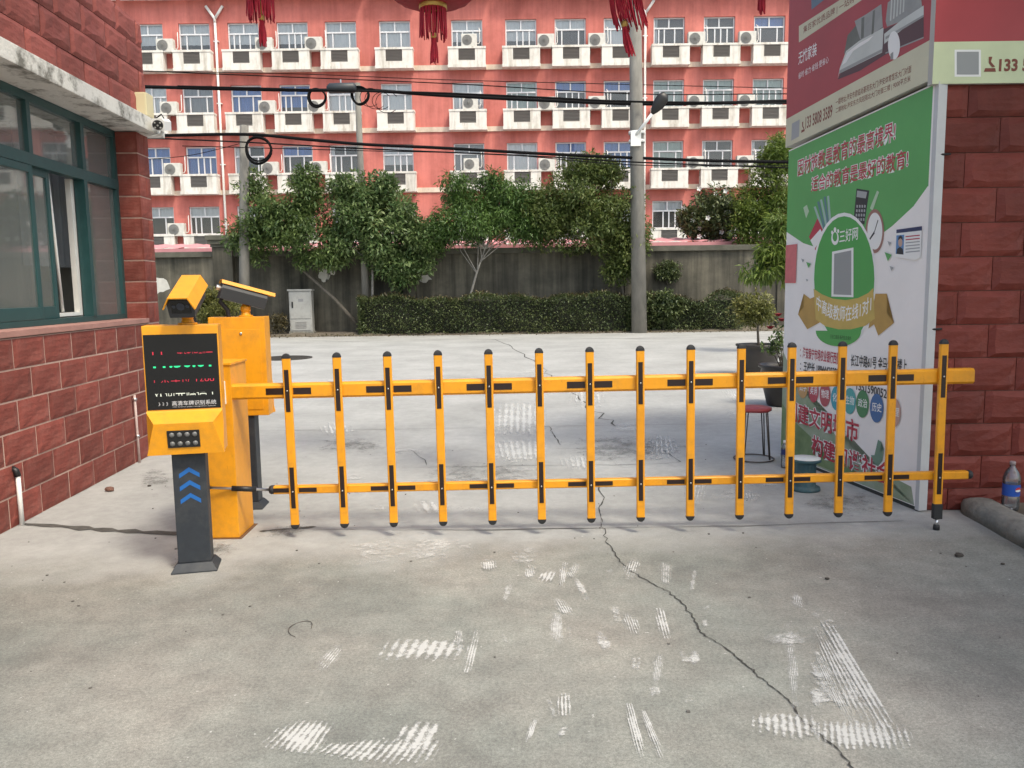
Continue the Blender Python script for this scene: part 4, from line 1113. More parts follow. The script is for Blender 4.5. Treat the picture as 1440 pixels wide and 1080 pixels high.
MB().prism([(0, 0), (BL, 0), (BL, .055), (0, .055)], 0.03, min(top_n, top_f)-.02).build('panel', P_WHITE, bd)
MB().box(-.012, BL+.002, .004, .05, 0.0, .03).build('base_rail', mat('board_dark_edge', (.04, .045, .04), .7), bd)
MB().box(BL-.001, BL+.04, -.004, .06, .01, top_n).build('edge_strip', mat('white_fold', (.52, .53, .54), .45, var=.06, vscale=5, bump=.15, bscale=6), bd)
of = [.002]
def nx():
    of[0] += .00007; return of[0]
flat([(0, .03), (BL-.001, .03), (BL-.001, top_n), (0, top_f)], P_WHITE, bd, nx(), 'poster_sheet')
# lower landscape tint
flat([(0, .035), (BL-.01, .035), (BL-.05, .16), (1.25, .22), (.8, .42), (.45, .62), (.2, .78), (0, .98)], mat('poster_meadow', (.22, .30, .17), .5, col2=(.42, .46, .38), vscale=3), bd, nx(), 'printed_meadow')
flat([(0, .5), (.25, .36), (.7, .22), (1.2, .12), (1.2, .05), (0, .05)], mat('poster_meadow_dark', (.10, .18, .06), .5, col2=(.25, .34, .17), vscale=4), bd, nx(), 'printed_meadow')
# green field with curved lower edge
gn = [(0, top_f-.012)] + [(BL-.02, top_n-.012)]
curve = QX((1305,262),(1285,290),(1255,318),(1225,340),(1190,352),(1155,350),(1130,342),(1107,326))
flat([(0, curve[-1][1])] + [(max(0, a), z) for a, z in reversed(curve[:-1])] + [(BL-.02, curve[0][1]), (BL-.02, top_n-.012), (0, top_f-.012)], P_GREEN, bd, nx(), 'printed_green_field')
# headline
def line(body, p0, p1, hpx, mtl, bold=.0, out=None, name='lettering', **kw):
    """text from far-left bottom pixel p0 to near-right bottom pixel p1; hpx = height in pixels at the left end"""
    a, b_ = Q(*p0), Q(*p1); h = Q(p0[0], p0[1]-hpx)[1] - a[1]
    if out: lettering(body, a[0]-.006, b_[0]+.006, a[1]-.006, a[1]+h+.006, out, bd, nx(), bold+.055, name, shear=b_[1]-a[1], **kw)
    return lettering(body, a[0], b_[0], a[1], a[1]+h, mtl, bd, nx(), bold, name, shear=b_[1]-a[1], **kw)
line('因材施教是教育的最高境界!', (1122,249), (1259,199), 24, P_RED, .012, P_TXTW)
line('适合的教育是最好的教育!', (1141,271), (1277,236), 22, P_RED, .012, P_TXTW)
def polyQ(pts, m, name): return flat(QX(*pts), m, bd, nx(), name)
def ovalQ(c, rx, ry, m, name, n=32, a0=0, a1=360):
    return flat(QX(*[(c[0]+rx*math.cos(math.radians(a0+(a1-a0)*i/n)), c[1]-ry*math.sin(math.radians(a0+(a1-a0)*i/n))) for i in range(n+(0 if a1-a0 == 360 else 1))]), m, bd, nx(), name)
# study things printed round the oval
polyQ([(1130,292),(1135,288),(1138,297),(1134,307)], P_LGREEN, 'printed_diamond')
for k, (a, b_) in enumerate((((1146,291),(1158,325)),((1151,284),(1160,322)),((1155,281),(1163,318)),((1160,277),(1165,316)),((1165,276),(1168,314)))):
    polyQ([(a[0]-1.4,a[1]),(a[0]+1.4,a[1]-1),(b_[0]+1.6,b_[1]),(b_[0]-1.6,b_[1]+1)], mat('pencil_teal', (.10, .22, .25), .5) if k % 2 else mat('pencil_pale', (.35, .5, .45), .5), 'printed_pencil')
polyQ([(1138,333),(1150,307),(1159,326),(1149,356)], P_RED, 'printed_book'); polyQ([(1140,338),(1154,322),(1158,330),(1146,350)], P_TXTW, 'printed_book_page')
polyQ([(1205,265),(1223,268),(1216,316),(1201,309)], P_BLACK, 'printed_calculator')
polyQ([(1206,268),(1220,270),(1218,279),(1205,277)], P_GREY, 'printed_calculator_screen')
for r in range(4):
    for c in range(4):
        x, y = 1205+c*3.6-r*.5, 288+r*6.2
        polyQ([(x,y),(x+2.2,y+.4),(x+2,y+4.2),(x-.2,y+3.8)], P_GREY, 'printed_key')
polyQ([(1234,268),(1237,270),(1228,296),(1224,293)], P_LGREEN, 'printed_ruler')
ovalQ((1231,325), 13, 31, mat('clock_rim', (.33, .16, .13), .5), 'printed_clock'); ovalQ((1231,325), 10.5, 26, P_TXTW, 'printed_clock_face')
polyQ([(1230,326),(1231,326),(1236,310),(1235,309)], P_BLACK, 'printed_clock_hand')
polyQ([(1230,325),(1231,328),(1224,338),(1223,336)], P_BLACK, 'printed_clock_hand')
# oval emblem
ovalQ((1188,392), 45, 93, P_TXTW, 'printed_oval_rim'); ovalQ((1188,392), 42.5, 88, P_GREEN2, 'printed_oval')
ovalQ((1175,335), 5.2, 9.5, P_TXTW, 'printed_logo'); ovalQ((1175,333), 3.2, 6.5, P_GREEN2, 'printed_logo'); ovalQ((1175,323), 1.8, 3.4, P_TXTW, 'printed_logo'); ovalQ((1179.5,325), 1.4, 2.8, P_TXTW, 'printed_logo'); ovalQ((1171,327), 1.4, 2.8, P_TXTW, 'printed_logo')
line('三好网', (1181,342), (1207,337), 18, P_TXTW, .01)
polyQ([(1171,354),(1201,348),(1201,418),(1170,417)], P_TXTW, 'printed_panel')
polyQ([(1174,357),(1198,352),(1198,415),(1173,414)], mat('poster_panel_grey', (.30, .31, .31), .5), 'printed_panel')
ovalQ((1180,465), 32, 22, P_GREEN2, 'printed_oval_tail', 20, 180, 360)
# gold ribbon
polyQ([(1131,413),(1140,420),(1152,415),(1156,452),(1136,463),(1123,442),(1131,432)], P_GOLD2, 'printed_ribbon_tail')
polyQ([(1232,413),(1248,413),(1248,440),(1258,454),(1236,472),(1230,456),(1222,462)], P_GOLD2, 'printed_ribbon_tail')
polyQ([(1145,406),(1157,414),(1172,420),(1190,422),(1208,419),(1222,412),(1229,405),(1231,448),(1218,458),(1198,463),(1180,463),(1162,459),(1148,449)], P_GOLD, 'printed_ribbon')
a, b_ = Q(1146, 440), Q(1228, 437)
lettering('中高级教师在线1对1', a[0]+.03, b_[0]-.02, Q(1187,452)[1], Q(1187,430)[1], P_TXTW, bd, nx(), .012, curve=.09)
line('三好二部店 新校区未来城', (1168,476), (1198,479), 6, mat('poster_dark_green', (.02, .10, .02), .5), .01)
# address lines
line('地址', (1108,497), (1117,502), 16, P_BLACK, .01); line('电话', (1108,514), (1117,519), 14, P_BLACK, .01)
line('：海安泰宁市场农业银行西侧五', (1126,503), (1186,514), 16, P_RED, .014)
line('长江中路61号 金马灯饰楼上', (1197,515), (1276,524), 17, P_BLACK, .012)
line('：王校长 18944420399', (1126,521), (1180,531), 14, P_BLACK, .014); line('13515900523', (1205,548), (1252,562), 12, P_BLACK, .012)
for k, (px, py, rx, ry, tx, cl) in enumerate(((1115,541,6,14,'语文',(.20,.42,.20)),(1130,545,7,15,'数学',(.50,.30,.12)),(1145,550,7,16,'英语',(.45,.06,.09)),(1161,555,7.5,17,'物理',(.42,.08,.10)),(1178,560,8.5,17.5,'化学',(.04,.32,.42)),(1196,564,8.5,18.5,'生物',(.08,.36,.36)),(1214,568,9,19.5,'政治',(.06,.22,.09)),(1234,574,9.5,20.5,'历史',(.05,.14,.34)),(1258,580,10,21,'地理',(.55,.35,.30)))):
    ovalQ((px, py), rx, ry, mat('poster_dot_%s' % ('abcdefghi'[k]), cl, .5), 'printed_dot', 22)
    line(tx, (px-rx*.72, py+4), (px+rx*.72, py+6), 10+ry*.12, P_TXTW, .012)
line('创建文明城市', (1108,590), (1208,624), 28, P_RED, .02, P_TXTW)
line('构建和谐社会', (1142,638), (1254,686), 28, P_RED, .02, P_TXTW)
polyQ([(1231,640),(1236,618),(1241,622),(1238,636),(1244,632),(1242,648),(1236,656),(1231,652),(1226,640)], mat('poster_statue', (.16, .27, .20), .5), 'printed_statue')
# stuck-on notices
flat([(max(.004, q[0]), q[1]) for q in QX((1106,345),(1122,343),(1120,398),(1104,398))], mat('notice_red', (.62, .16, .17), .6, var=.1, vscale=9), bd, nx(), 'red_notice')
flat(QX((1262,323),(1298,318),(1296,362),(1288,366),(1260,361)), P_TXTW, bd, nx(), 'white_notice')
flat(QX((1262,323),(1298,318),(1298,324),(1262,328)), mat('notice_navy', (.02, .03, .10), .5), bd, nx(), 'notice_header')
flat(QX((1262,331),(1273,330),(1272,358),(1261,357)), mat('notice_blue', (.10, .24, .48), .5), bd, nx(), 'notice_photo')
ovalQ((1267.5,341), 3, 6, mat('notice_skin', (.5, .34, .27), .5), 'notice_face'); polyQ([(1262,357),(1263,350),(1267,347),(1271,350),(1272,358)], P_BLACK, 'notice_shoulders'); polyQ([(1264.3,338),(1265,333),(1268,331),(1270.6,333),(1271,338),(1268,335)], P_BLACK, 'notice_hair')
for k in range(6): polyQ([(1275,332+k*4.4),(1295,330+k*4.4),(1295,331.6+k*4.4),(1275,333.6+k*4.4)], P_RED if k < 2 else P_GREY, 'notice_line')
for px, py, s, mm in ((1252,342,5,P_GREY),(1250,360,9,P_GREEN),(1255,377,5,P_GREY),(1130,366,4,P_GREY),(1138,372,6,P_GREEN),(1136,394,3,P_GREY)):
    polyQ([(px-s*.5,py-s*.6),(px+s*.6,py-s*.2),(px,py+s*.8)], mm, 'printed_fleck')

# upper red advertisement: one banner on the drive face, one on the front face
AD_RED = mat('banner_red', (0.38, 0.048, 0.058), 0.42, var=.1, vscale=1.2, bump=.08, bscale=4)
AD_CREAM = mat('banner_cream', (0.60, 0.58, 0.42), 0.45, var=.07, vscale=2.5, bump=.1, bscale=5)
AD_CREAM2 = mat('banner_pale_green_cream', (0.60, 0.66, 0.42), 0.45, var=.07, vscale=2.5, bump=.1, bscale=5)
AD_BROWN = mat('banner_brown_text', (0.20, 0.05, 0.03), 0.5)
ab = thing('advert_banner', 'red and cream furniture advertisement banner above the green poster', 'banner', Bf, board_rz)
bd_save = bd; bd = ab; of[0] = .036
zb_f, zb_n = Q(1108, 209)[1]+.004, Q(1309, 116)[1]+.006
zr_f, zr_n = Q(1113, 167)[1], Q(1312, 57)[1]
MB().loft([[(0, -.034, zb_f), (BL+.02, -.034, zb_n), (BL+.02, .05, zb_n), (0, .05, zb_f)], [(0, -.034, 5.3), (BL+.02, -.034, 5.3), (BL+.02, .05, 5.3), (0, .05, 5.3)]]).build('box_frame', mat('banner_back', (.45, .45, .42), .6), ab)
flat([(0, zb_f), (BL+.019, zb_n), (BL+.019, zr_n), (0, zr_f)], AD_CREAM, ab, nx(), 'cream_strip')
flat([(0, zr_f), (BL+.019, zr_n), (BL+.019, 5.29), (0, 5.29)], AD_RED, ab, nx(), 'red_field')
polyQ([(1119,174),(1130,168),(1129,192),(1118,198)], P_GREY, 'printed_panel')
polyQ([(1132,187),(1132.5,183.5),(1137,181),(1137,184.5)], AD_BROWN, 'phone_icon')
polyQ([(1133.5,172),(1135.2,171),(1134.8,177),(1136.6,180.5),(1135.2,181.5),(1133.6,178)], AD_BROWN, 'phone_icon')
line('133 5808 3589', (1138,182), (1176,165), 17, AD_BROWN, .02)
line('一期地址:海安市君临尚豪苑东大门/海安体育馆东大门对面', (1181,149), (1288,102), 9, AD_BROWN, .006)
line('二期地址:海安东方凤冠苑北大门对面三楼 | 9000平方米', (1181,161), (1287,116), 9, AD_BROWN, .006)
line('无忧家装', (1128,92), (1154,78), 18, P_TXTW, .01); line('省时·省力·省钱·更省心', (1128,112), (1171,88), 9, P_TXTW, .0)
polyQ([(1129,37),(1222,-22),(1222,-2),(1129,60)], AD_CREAM, 'printed_strip')
line('集百家优质品牌 | 一站购齐', (1135,49), (1215,0), 11, AD_BROWN, .008)
polyQ([(1146,-10),(1190,-40),(1190,-20),(1147,14)], mat('banner_blue_grey', (.12, .19, .26), .5), 'printed_sofa')
SOFA = mat('printed_pale_sofa', (.50, .53, .50), .5, col2=(.62, .64, .61), vscale=3); SOFD = mat('printed_dark_sofa', (.10, .11, .09), .5, col2=(.18, .19, .17), vscale=4); SOFM = mat('printed_grey_cushion', (.27, .28, .27), .5, col2=(.36, .37, .36), vscale=5)
polyQ([(1184,112),(1200,78),(1240,45),(1306,18),(1306,52),(1250,78),(1215,100)], mat('printed_floor', (.10, .05, .055), .5), 'printed_floor')
polyQ([(1193,76),(1198,50),(1215,30),(1246,8),(1248,40),(1225,60),(1205,74)], SOFD, 'printed_cushion')
polyQ([(1208,30),(1225,20),(1246,6),(1248,38),(1228,52),(1216,56)], SOFM, 'printed_cushion')
polyQ([(1252,30),(1255,4),(1275,-12),(1300,-20),(1304,12),(1275,30),(1254,38)], SOFM, 'printed_cushion')
polyQ([(1184,111),(1187,96),(1196,72),(1214,58),(1249,39),(1248,62),(1247,74),(1186,104)], SOFA, 'printed_sofa')
polyQ([(1250,48),(1275,28),(1306,8),(1306,22),(1278,40),(1250,62)], SOFA, 'printed_sofa')
for k in range(5): polyQ([(1258+k*4.5,30-k*3),(1260+k*4.5,29-k*3),(1262+k*4.5,-4-k*3),(1260+k*4.5,-3-k*3)], SOFA, 'printed_cushion_stripe')
for a_ in (((1217,55),(1221,53),(1222,24),(1218,26)), ((1232,49),(1235,47),(1237,14),(1234,16))): polyQ(a_, SOFD, 'printed_cushion_fold')
polyQ([(1186,104),(1247,73),(1247,69),(1187,99)], SOFM, 'printed_sofa_seam')
polyQ([(1190,92),(1198,74),(1215,61),(1235,50),(1228,58),(1206,72),(1196,88)], P_TXTW, 'printed_highlight')
polyQ([(1252,56),(1306,24),(1306,21),(1252,52)], SOFM, 'printed_sofa_seam')
polyQ([(1252,76),(1306,54),(1306,52),(1252,74)], SOFM, 'printed_floor_line')
ovalQ((1264,64), 8.5, 20, P_TXTW, 'printed_lamp')
polyQ([(1259,76),(1263,73),(1263,83),(1259,84)], SOFM, 'printed_lamp_foot')
bd = bd_save
# front banner of the pier
fb = thing('advert_banner', 'red and pale cream advertisement banner with phone number on the front of the pier', 'banner', (2.80, 5.50, 0))
def FZ(px, py): p = PY(px, py, 5.5); return (p.x - 2.80, p.z)
MB().box(.0, 2.66, .0, .06, FZ(1400,117)[1], 5.3).build('box_frame', MATS['banner_back'], fb)
zc = FZ(1400, 58)[1]
flat(rect(.0, 2.66, FZ(1400,117)[1], zc), AD_CREAM2, fb, .002, 'cream_strip'); flat(rect(.0, 2.66, zc, 5.29), AD_RED, fb, .002, 'red_field')
flat([FZ(1342,70), FZ(1379,70), FZ(1379,108), FZ(1342,108)], P_TXTW, fb, .003, 'printed_panel')
flat([FZ(1345,73), FZ(1376,73), FZ(1376,105), FZ(1345,105)], MATS['poster_panel_grey'], fb, .004, 'printed_panel')
flat([FZ(1383,101), FZ(1385,96), FZ(1399,96), FZ(1400,101)], AD_BROWN, fb, .004, 'phone_icon')
flat([FZ(1390,80), FZ(1395,80), FZ(1393,87), FZ(1399,94), FZ(1395,95), FZ(1390,89)], AD_BROWN, fb, .0043, 'phone_icon')
a = FZ(1404,101); b_ = FZ(1404,83)
lettering('133 5808 3589', a[0], a[0]+.56, a[1], b_[1], AD_BROWN, fb, .004, .035)
for zz in (2.02+.43, 1.283):
    h_ = thing('tie_hook', 'small dark wire tie holding the poster edge, %s' % ('upper one' if zz > 2 else 'lower one'), 'wire tie', (2.865, 5.512, zz))
    MB().tube([(0,0,0), (.05,-.005,.0), (.085,-.002,.002)], .008, 6).build('wire', BLACKP, h_)

# kerb, soil and bottle at the pier's foot
kb = thing('kerb', 'rounded concrete kerb end beside the block pier', 'kerb', (3.22, 5.42, 0))
pts = []; rings = []
for i, (y, sc_) in enumerate(((.1, .45), (.07, .85), (0, 1), (-.25, .96), (-.5, 1.02), (-.8, .98), (-1.2, 1.03), (-2.2, .98), (-4.0, 1.0))):
    prof = [(-.105,0),(-.103,.075),(-.085,.108),(-.03,.12),(.03,.121),(.085,.11),(.103,.075),(.105,0)]
    rings.append([(p[0]*sc_ + (-.125*-y*-1 if False else .06*y), y, p[1]*sc_) for p in prof])
MB().loft(rings, True, True).build('kerb_stone', KERB, kb)
n = 24; vs = []; fs = []
for i in range(n+1):
    for j in range(7):
        vs.append((3.31 + j*.25 - .06*i*.17*.5, 5.5 - i*.17, (.03 + rng.uniform(0, .035)) if j else .02))
    if i:
        for j in range(6):
            a = (i-1)*7+j; fs.append((a, a+1, a+8, a+7))
tag(MB().add(vs, fs, True).build('soil_bed', SOIL), kind='structure')
CLEAR = glass_mat('clear_plastic', (.86, .88, .90), .16, (.5, .52, .55))
pb = thing('soda_bottle', 'large empty clear bottle with blue label standing behind the kerb', 'bottle', (3.40, 5.36, .045))
MB().lathe([(.02,0),(.05,.004),(.055,.03),(.055,.1),(.053,.105),(.053,.19),(.056,.2),(.055,.23),(.042,.27),(.018,.305),(.016,.32)], n=18).build('body', CLEAR, pb)
MB().lathe([(.0545,.108),(.0545,.187)], n=18, cap=False).build('label', mat('blue_label', (.02, .09, .42), .4), pb)
for k, (cc_, z0, z1) in enumerate((((.55, .03, .04), .155, .172), ((.75, .75, .75), .14, .155), ((.03, .06, .30), .125, .14))):
    rg = []
    for i in range(7):
        a = math.radians(-95 + i*8); rg.append((.0552*math.cos(a), .0552*math.sin(a)))
    wv = [.4, .8, .95, 1, .95, .8, .4]
    mid = .1485
    m = MB(); m.add([(x, y, mid + (z0-mid)*wv[i]) for i, (x, y) in enumerate(rg)] + [(x, y, mid + (z1-mid)*wv[i]) for i, (x, y) in enumerate(rg)], [(i, i+1, i+8, i+7) for i in range(6)])
    m.build('label_emblem', mat('emblem_%s' % 'rwb'[k], cc_, .4), pb)
MB().lathe([(.019,.318),(.019,.338),(.017,.342)], n=14).build('cap', mat('pale_cap', (.35, .28, .28), .5), pb)

# ------------------------------------------------------------------ BARRIER
YB = 5.14
cab = thing('barrier_cabinet', 'yellow barrier motor cabinet behind the grey screen post', 'cabinet', (-1.965, 5.25, 0))
MB().box(-.17, .17, -.15, .15, .004, 1.135).build('body', YELLOW, cab, bevel=.006)
MB().box(-.178, .178, -.158, .158, 1.136, 1.152).build('lid', YELLOW, cab, bevel=.004)
MB().box(-.13, .12, -.1545, -.1505, 1.03, 1.115).build('door', YELLOW, cab, bevel=.002)
MB().lathe([(.009, 0), (.009, .012)], (0, 0, 0), 10).build('lock', STEEL, cab, loc=(-.02, -.153, 1.09), rot=(math.pi/2, 0, 0))
MB().box(-.19, .19, -.17, .17, 0, .0038).build('base_plate', mat('rust_edge', (.14, .07, .03), .9), cab)
x_l = PY(318, 551, YB).x; zl = PY(318, 551, YB).z
x_r = PY(1366, 528, YB).x; zr = PY(1366, 528, YB).z
bar = thing('fence_barrier', 'long yellow fence style barrier arm with fourteen black striped pickets', 'barrier', (x_l, YB, zl))
tilt = math.atan2(zr-zl, x_r-x_l); Lr = math.hypot(x_r-x_l, zr-zl)
bar.rotation_euler = (0, -tilt, 0)
def rail_profile(h, d, c): return [(-d/2+c, -h/2), (d/2-c, -h/2), (d/2, -h/2+c), (d/2, h/2-c), (d/2-c, h/2), (-d/2+c, h/2), (-d/2, h/2-c), (-d/2, -h/2+c)]
def rail(x0, x1, h, d, z): return MB().loft([[(x, p[0], z+p[1]) for p in rail_profile(h, d, .014 if h > .08 else .006)] for x in (x0, x1)])
tr_ = rail(0, Lr, .098, .075, 0).build('top_rail', YELLOW, bar)
zbot = PY(400, 688, YB).z - PY(400, 549, YB).z
bx0 = PY(385, 689, YB).x - x_l; bx1 = PY(1358, 664, YB).x - x_l
br_ = rail(bx0, bx1, .052, .05, zbot).build('bottom_rail', YELLOW, bar)
for s, x in ((-1, bx0), (1, bx1)):
    MB().lathe([(.03, 0), (.03, .02), (.024, .032), (.01, .038)], n=14).build('end_cap', RUBBER, br_, loc=(x, 0, zbot), rot=(0, s*math.pi/2, 0))
MB().box(-.035, .012, -.055, .055, -.075, .075).build('hinge_block', WHITE, bar, bevel=.006)
PX = [402,477,550,623,694,765,836,907,977,1050,1120,1190,1259,1328]
pk_x = [PY(p, 500, YB-.06).x - x_l for p in PX]
sp = (pk_x[-1]-pk_x[0])/13; pk_x = [pk_x[0] + sp*i for i in range(14)]
PT = PY(402, 505, YB-.05).z - zl; PB = PY(405, 738, YB-.05).z - zl
def make_picket():
    m = MB(); w, d, c = .052, .028, .005
    prof = [(-w/2+c,-d/2),(w/2-c,-d/2),(w/2,-d/2+c),(w/2,d/2-c),(w/2-c,d/2),(-w/2+c,d/2),(-w/2,d/2-c),(-w/2,-d/2+c)]
    m.loft([[(p[0], p[1], z) for p in prof] for z in (PB, PT)])
    o = m.build('picket', YELLOW, bar)
    for z, s in ((PT, 1), (PB, -1)):
        c_ = MB(); rg = []
        for k in range(5):
            a = k*math.pi/2/4.4; q = math.cos(a); rg.append([(p[0]*1.06*max(q, .12), p[1]*1.1*max(q**.5, .2), z + s*(.001 + .032*math.sin(a))) for p in prof])
        c_.loft(rg, True, False); c_.build('cap', RUBBER, o)
    for z0, z1 in ((-.13, .14), (zbot-.11, zbot+.16)):
        MB().box(-.014, .014, -.0162, -.0142, z0, z1).build('reflective_stripe', REFLECT, o)
    for z in (0.005, zbot): MB().lathe([(.0055, 0), (.0055, .004), (.003, .006)], n=10).build('bolt', STEEL, o, loc=(0, -.0162, z), rot=(math.pi/2, 0, 0))
    return o
pk0 = make_picket(); ypk = -(.0375 + .0145)
for i, x in enumerate(pk_x):
    o = pk0 if i == 0 else copy_tree(pk0, bar)
    o.location = (x, ypk, 0)
    if i % 2 == 0:
        for s in (-1, 1):
            MB().box(min(s*.03, s*.145), max(s*.03, s*.145), -.0397, -.0378, -.021, .021).build('reflective_stripe', REFLECT, tr_, loc=(x, 0, .0))
            MB().box(min(s*.03, s*.145), max(s*.03, s*.145), -.0272, -.0252, -.014, .014).build('reflective_stripe', REFLECT, br_, loc=(x, 0, zbot))
# bottom rail sits behind the pickets on short spacers
for x in pk_x: MB().box(x-.02, x+.02, -.0373, -.0251, zbot-.02, zbot+.02).build('spacer', STEEL, bar)
# support foot on the last picket
xf = pk_x[-1]
zg = lambda x: -zl
gz = -(zl + x_l*0) - math.tan(tilt)*xf
ft = MB().box(xf-.028, xf+.028, ypk-.018, ypk+.018, PB-.055, PB+.045).build('support_foot', RUBBER, bar, bevel=.003)
MB().tube([(xf, ypk, gz+.012), (xf, ypk, PB-.054)], .011, 10).build('foot_bolt', STEEL, ft)
MB().lathe([(.02, 0), (.02, .03), (.014, .036)], (xf, ypk, gz), 12).build('foot_pad', RUBBER, ft)
# telescopic strut
q0 = Vector((PY(291, 681, YB-.08).x - x_l, -.085, PY(291, 681, YB).z - zl)); q1 = Vector((bx0-.03, 0, zbot))
st_ = MB().tube([q0, q1], .009, 10).build('strut', STEEL, bar)
MB().tube([q0.lerp(q1, .38), q0.lerp(q1, .78)], .018, 12).build('strut_sleeve', BLACKP, st_)
MB().tube([q0 - Vector((.03, 0, 0)), q0 + Vector((.012, 0, -.0))], .017, 10).build('strut_joint', BLACKP, st_)

# ------------------------------------------------------------------ NUMBER PLATE CAMERA POSTS
BLUE = mat('blue_sticker', (0.010, 0.115, 0.38), 0.45)
SCREEN = mat('black_screen', (0.006, 0.006, 0.007), 0.25)
def lpr_post(label, loc, rz, front):
    t = thing('plate_reader_post', label, 'camera post', loc, rz)
    m = MB(); m.loft([[(-.125,-.1,0),(.125,-.1,0),(.125,.1,0),(-.125,.1,0)], [(-.125,-.1,.008),(.125,-.1,.008),(.125,.1,.008),(-.125,.1,.008)], [(-.097,-.068,.05),(.097,-.068,.05),(.097,.068,.05),(-.097,.068,.05)]])
    m.build('base', DARKGREY, t)
    MB().box(-.09, .09, -.06, .06, .0505, .74).build('post', DARKGREY, t, bevel=.008)
    # housing: flat upper body and a lower hood that swells forward
    body = MB().box(-.2, .2, -.075, .075, .70, 1.42)
    hs = body.build('housing', YELLOW, t, bevel=.006)
    hood = MB()
    w = .2
    hood.loft([[(-w, -.076, .945), (w, -.076, .945), (w, -.0765, .944), (-w, -.0765, .944)],
               [(-w, -.076, .935), (w, -.076, .935), (w, -.085, .935), (-w, -.085, .935)],
               [(-w-.003, -.076, .88), (w+.003, -.076, .88), (w-.045, -.150, .88), (-w+.045, -.150, .88)],
               [(-w-.003, -.076, .70), (w+.003, -.076, .70), (w+.003, -.120, .70), (-w-.003, -.120, .70)]])
    hd_ = hood.build('hood', YELLOW, t)
    lp = MB().box(-.085, .085, -.002, .002, -.05, .05)
    lpo = lp.build('light_panel', BLACKP, hd_, loc=(-.005, -.1385, .79), rot=(math.radians(9.5), 0, 0))
    for r in (-1, 1):
        for c in range(4): MB().lathe([(.014, 0), (.013, .004), (.004, .007)], n=12).build('light', mat('led_lens', (.16, .16, .16), .3), lpo, loc=(-.06+c*.04, -.002, r*.026), rot=(math.pi/2, 0, 0))
    scn = MB().box(-.193, .193, -.0785, -.0755, .95, 1.37).build('screen', SCREEN, hs)
    if front:
        LR = mat('led_red', (.55, .02, .05), .5, emit=.25); LG = mat('led_green', (.02, .6, .25), .5, emit=.3); LW = mat('led_white', (.6, .63, .55), .5, emit=.25); TXT = mat('printed_silver', (.5, .5, .52), .4)
        yo = .0795
        lettering('1 1', -.15, -.10, 1.258, 1.275, LR, scn, yo, 0, 'led_text', clip=(.3, .6)); lettering('车牌识别一', -.02, .165, 1.260, 1.270, LR, scn, yo, -.012, 'led_text', clip=(.4, .58))
        lettering('11:30:01', -.15, .155, 1.184, 1.194, LG, scn, yo, .02, 'led_text', clip=(0, .16))
        lettering('空余车位 1288', -.15, .165, 1.103, 1.117, LR, scn, yo, -.012, 'led_text', clip=(.12, .36))
        lettering('欢迎光临停 1', -.15, .155, 1.026, 1.041, LW, scn, yo, -.006, 'led_text', clip=(.36, .58))
        lettering('》》》', -.135, -.085, .972, .992, TXT, scn, yo, .01); lettering('高清车牌识别系统', -.065, .17, .970, .997, TXT, scn, yo, .008)
        lettering('HD license plate recognition system', -.06, .165, .9585, .966, TXT, scn, yo, 0)
        for k in range(3):
            z = .40 + k*.075
            flat([(-.055, z), (0, z+.035), (.055, z), (.055, z+.025), (0, z+.062), (-.055, z+.025)], BLUE, t, .0615, 'arrow_sticker')
    dr = MB().box(-.165, .165, .0755, .079, .745, 1.33).build('door', YELLOW, hs, bevel=.002)
    MB().lathe([(.010, 0), (.010, .006), (.005, .008)], n=12).build('lock', STEEL, dr, loc=(-.03, .079, 1.30), rot=(-math.pi/2, 0, 0))
    return t
HOUSE = mat('camera_dark_grey', (.028, .030, .034), .5)
def plate_camera(label, loc, rz, pitch, narrow=False):
    """camera housing looking along local -Y, tipped down; stands on a short swivel neck"""
    t = thing('plate_camera', label, 'camera', loc, rz)
    MB().lathe([(.052, 0), (.052, .008), (.036, .012), (.03, .03), (.036, .045), (.036, .07), (.022, .085), (.022, .1)], n=16, smooth=False).build('swivel_neck', YELLOW, t)
    M_ = Matrix.Translation((0, 0, .165)) @ Matrix.Rotation(pitch, 4, 'X')
    def ring(prof, y): return [M_ @ Vector((x, y, z)) for x, z in prof]
    bodyp = [(-.066, -.078), (.066, -.078), (.074, .0), (.045, .045), (-.045, .045), (-.074, .0)]
    MB().loft([ring(bodyp, -.15), ring(bodyp, .17)]).build('housing', HOUSE, t, bevel=.003)
    hoodp = [(-.080, -.012), (-.048, .050), (.048, .050), (.080, -.012), (.086, -.009), (.052, .056), (-.052, .056), (-.086, -.009)]
    if narrow: hoodp = [(-.062, .028), (-.048, .050), (.048, .050), (.062, .028), (.068, .031), (.052, .056), (-.052, .056), (-.068, .031)]
    MB().loft([ring(hoodp, -.2), ring(hoodp, .18)]).build('sun_shield', YELLOW, t)
    lens = MB().loft([ring([(-.05, -.05), (.05, -.05), (.05, .025), (-.05, .025)], y) for y in (-.154, -.1505)]); lo = lens.build('window', SCREEN, t)
    for dx, rr2 in ((0, .022), (-.036, .01), (.036, .01)):
        MB().loft([[M_ @ Vector((dx+rr2*math.cos(a*math.pi/6), y, -.01+rr2*math.sin(a*math.pi/6))) for a in range(12)] for y in (-.158, -.1545)]).build('lens', mat('lens_glass', (.03, .035, .05), .08), lo)
    pl = MB().loft([ring([(.02*math.cos(a*math.pi/5), -.005+.02*math.sin(a*math.pi/5)) for a in range(10)], y) for y in (.1705, .20)]).build('cable_gland', STEEL, t)
    MB().tube([M_ @ Vector((0, .14, -.055)), M_ @ Vector((.0, .15, -.10)), Vector((.0, .125, .05)), Vector((.01, .12, .0)), Vector((.015, .105, -.04))], .016, 8).build('cable', RUBBER, t)
    return t
lpr_post('grey post with black screen on a yellow housing, facing the viewer, blue arrows below', (-1.86, 4.55, 0), math.radians(13), True)
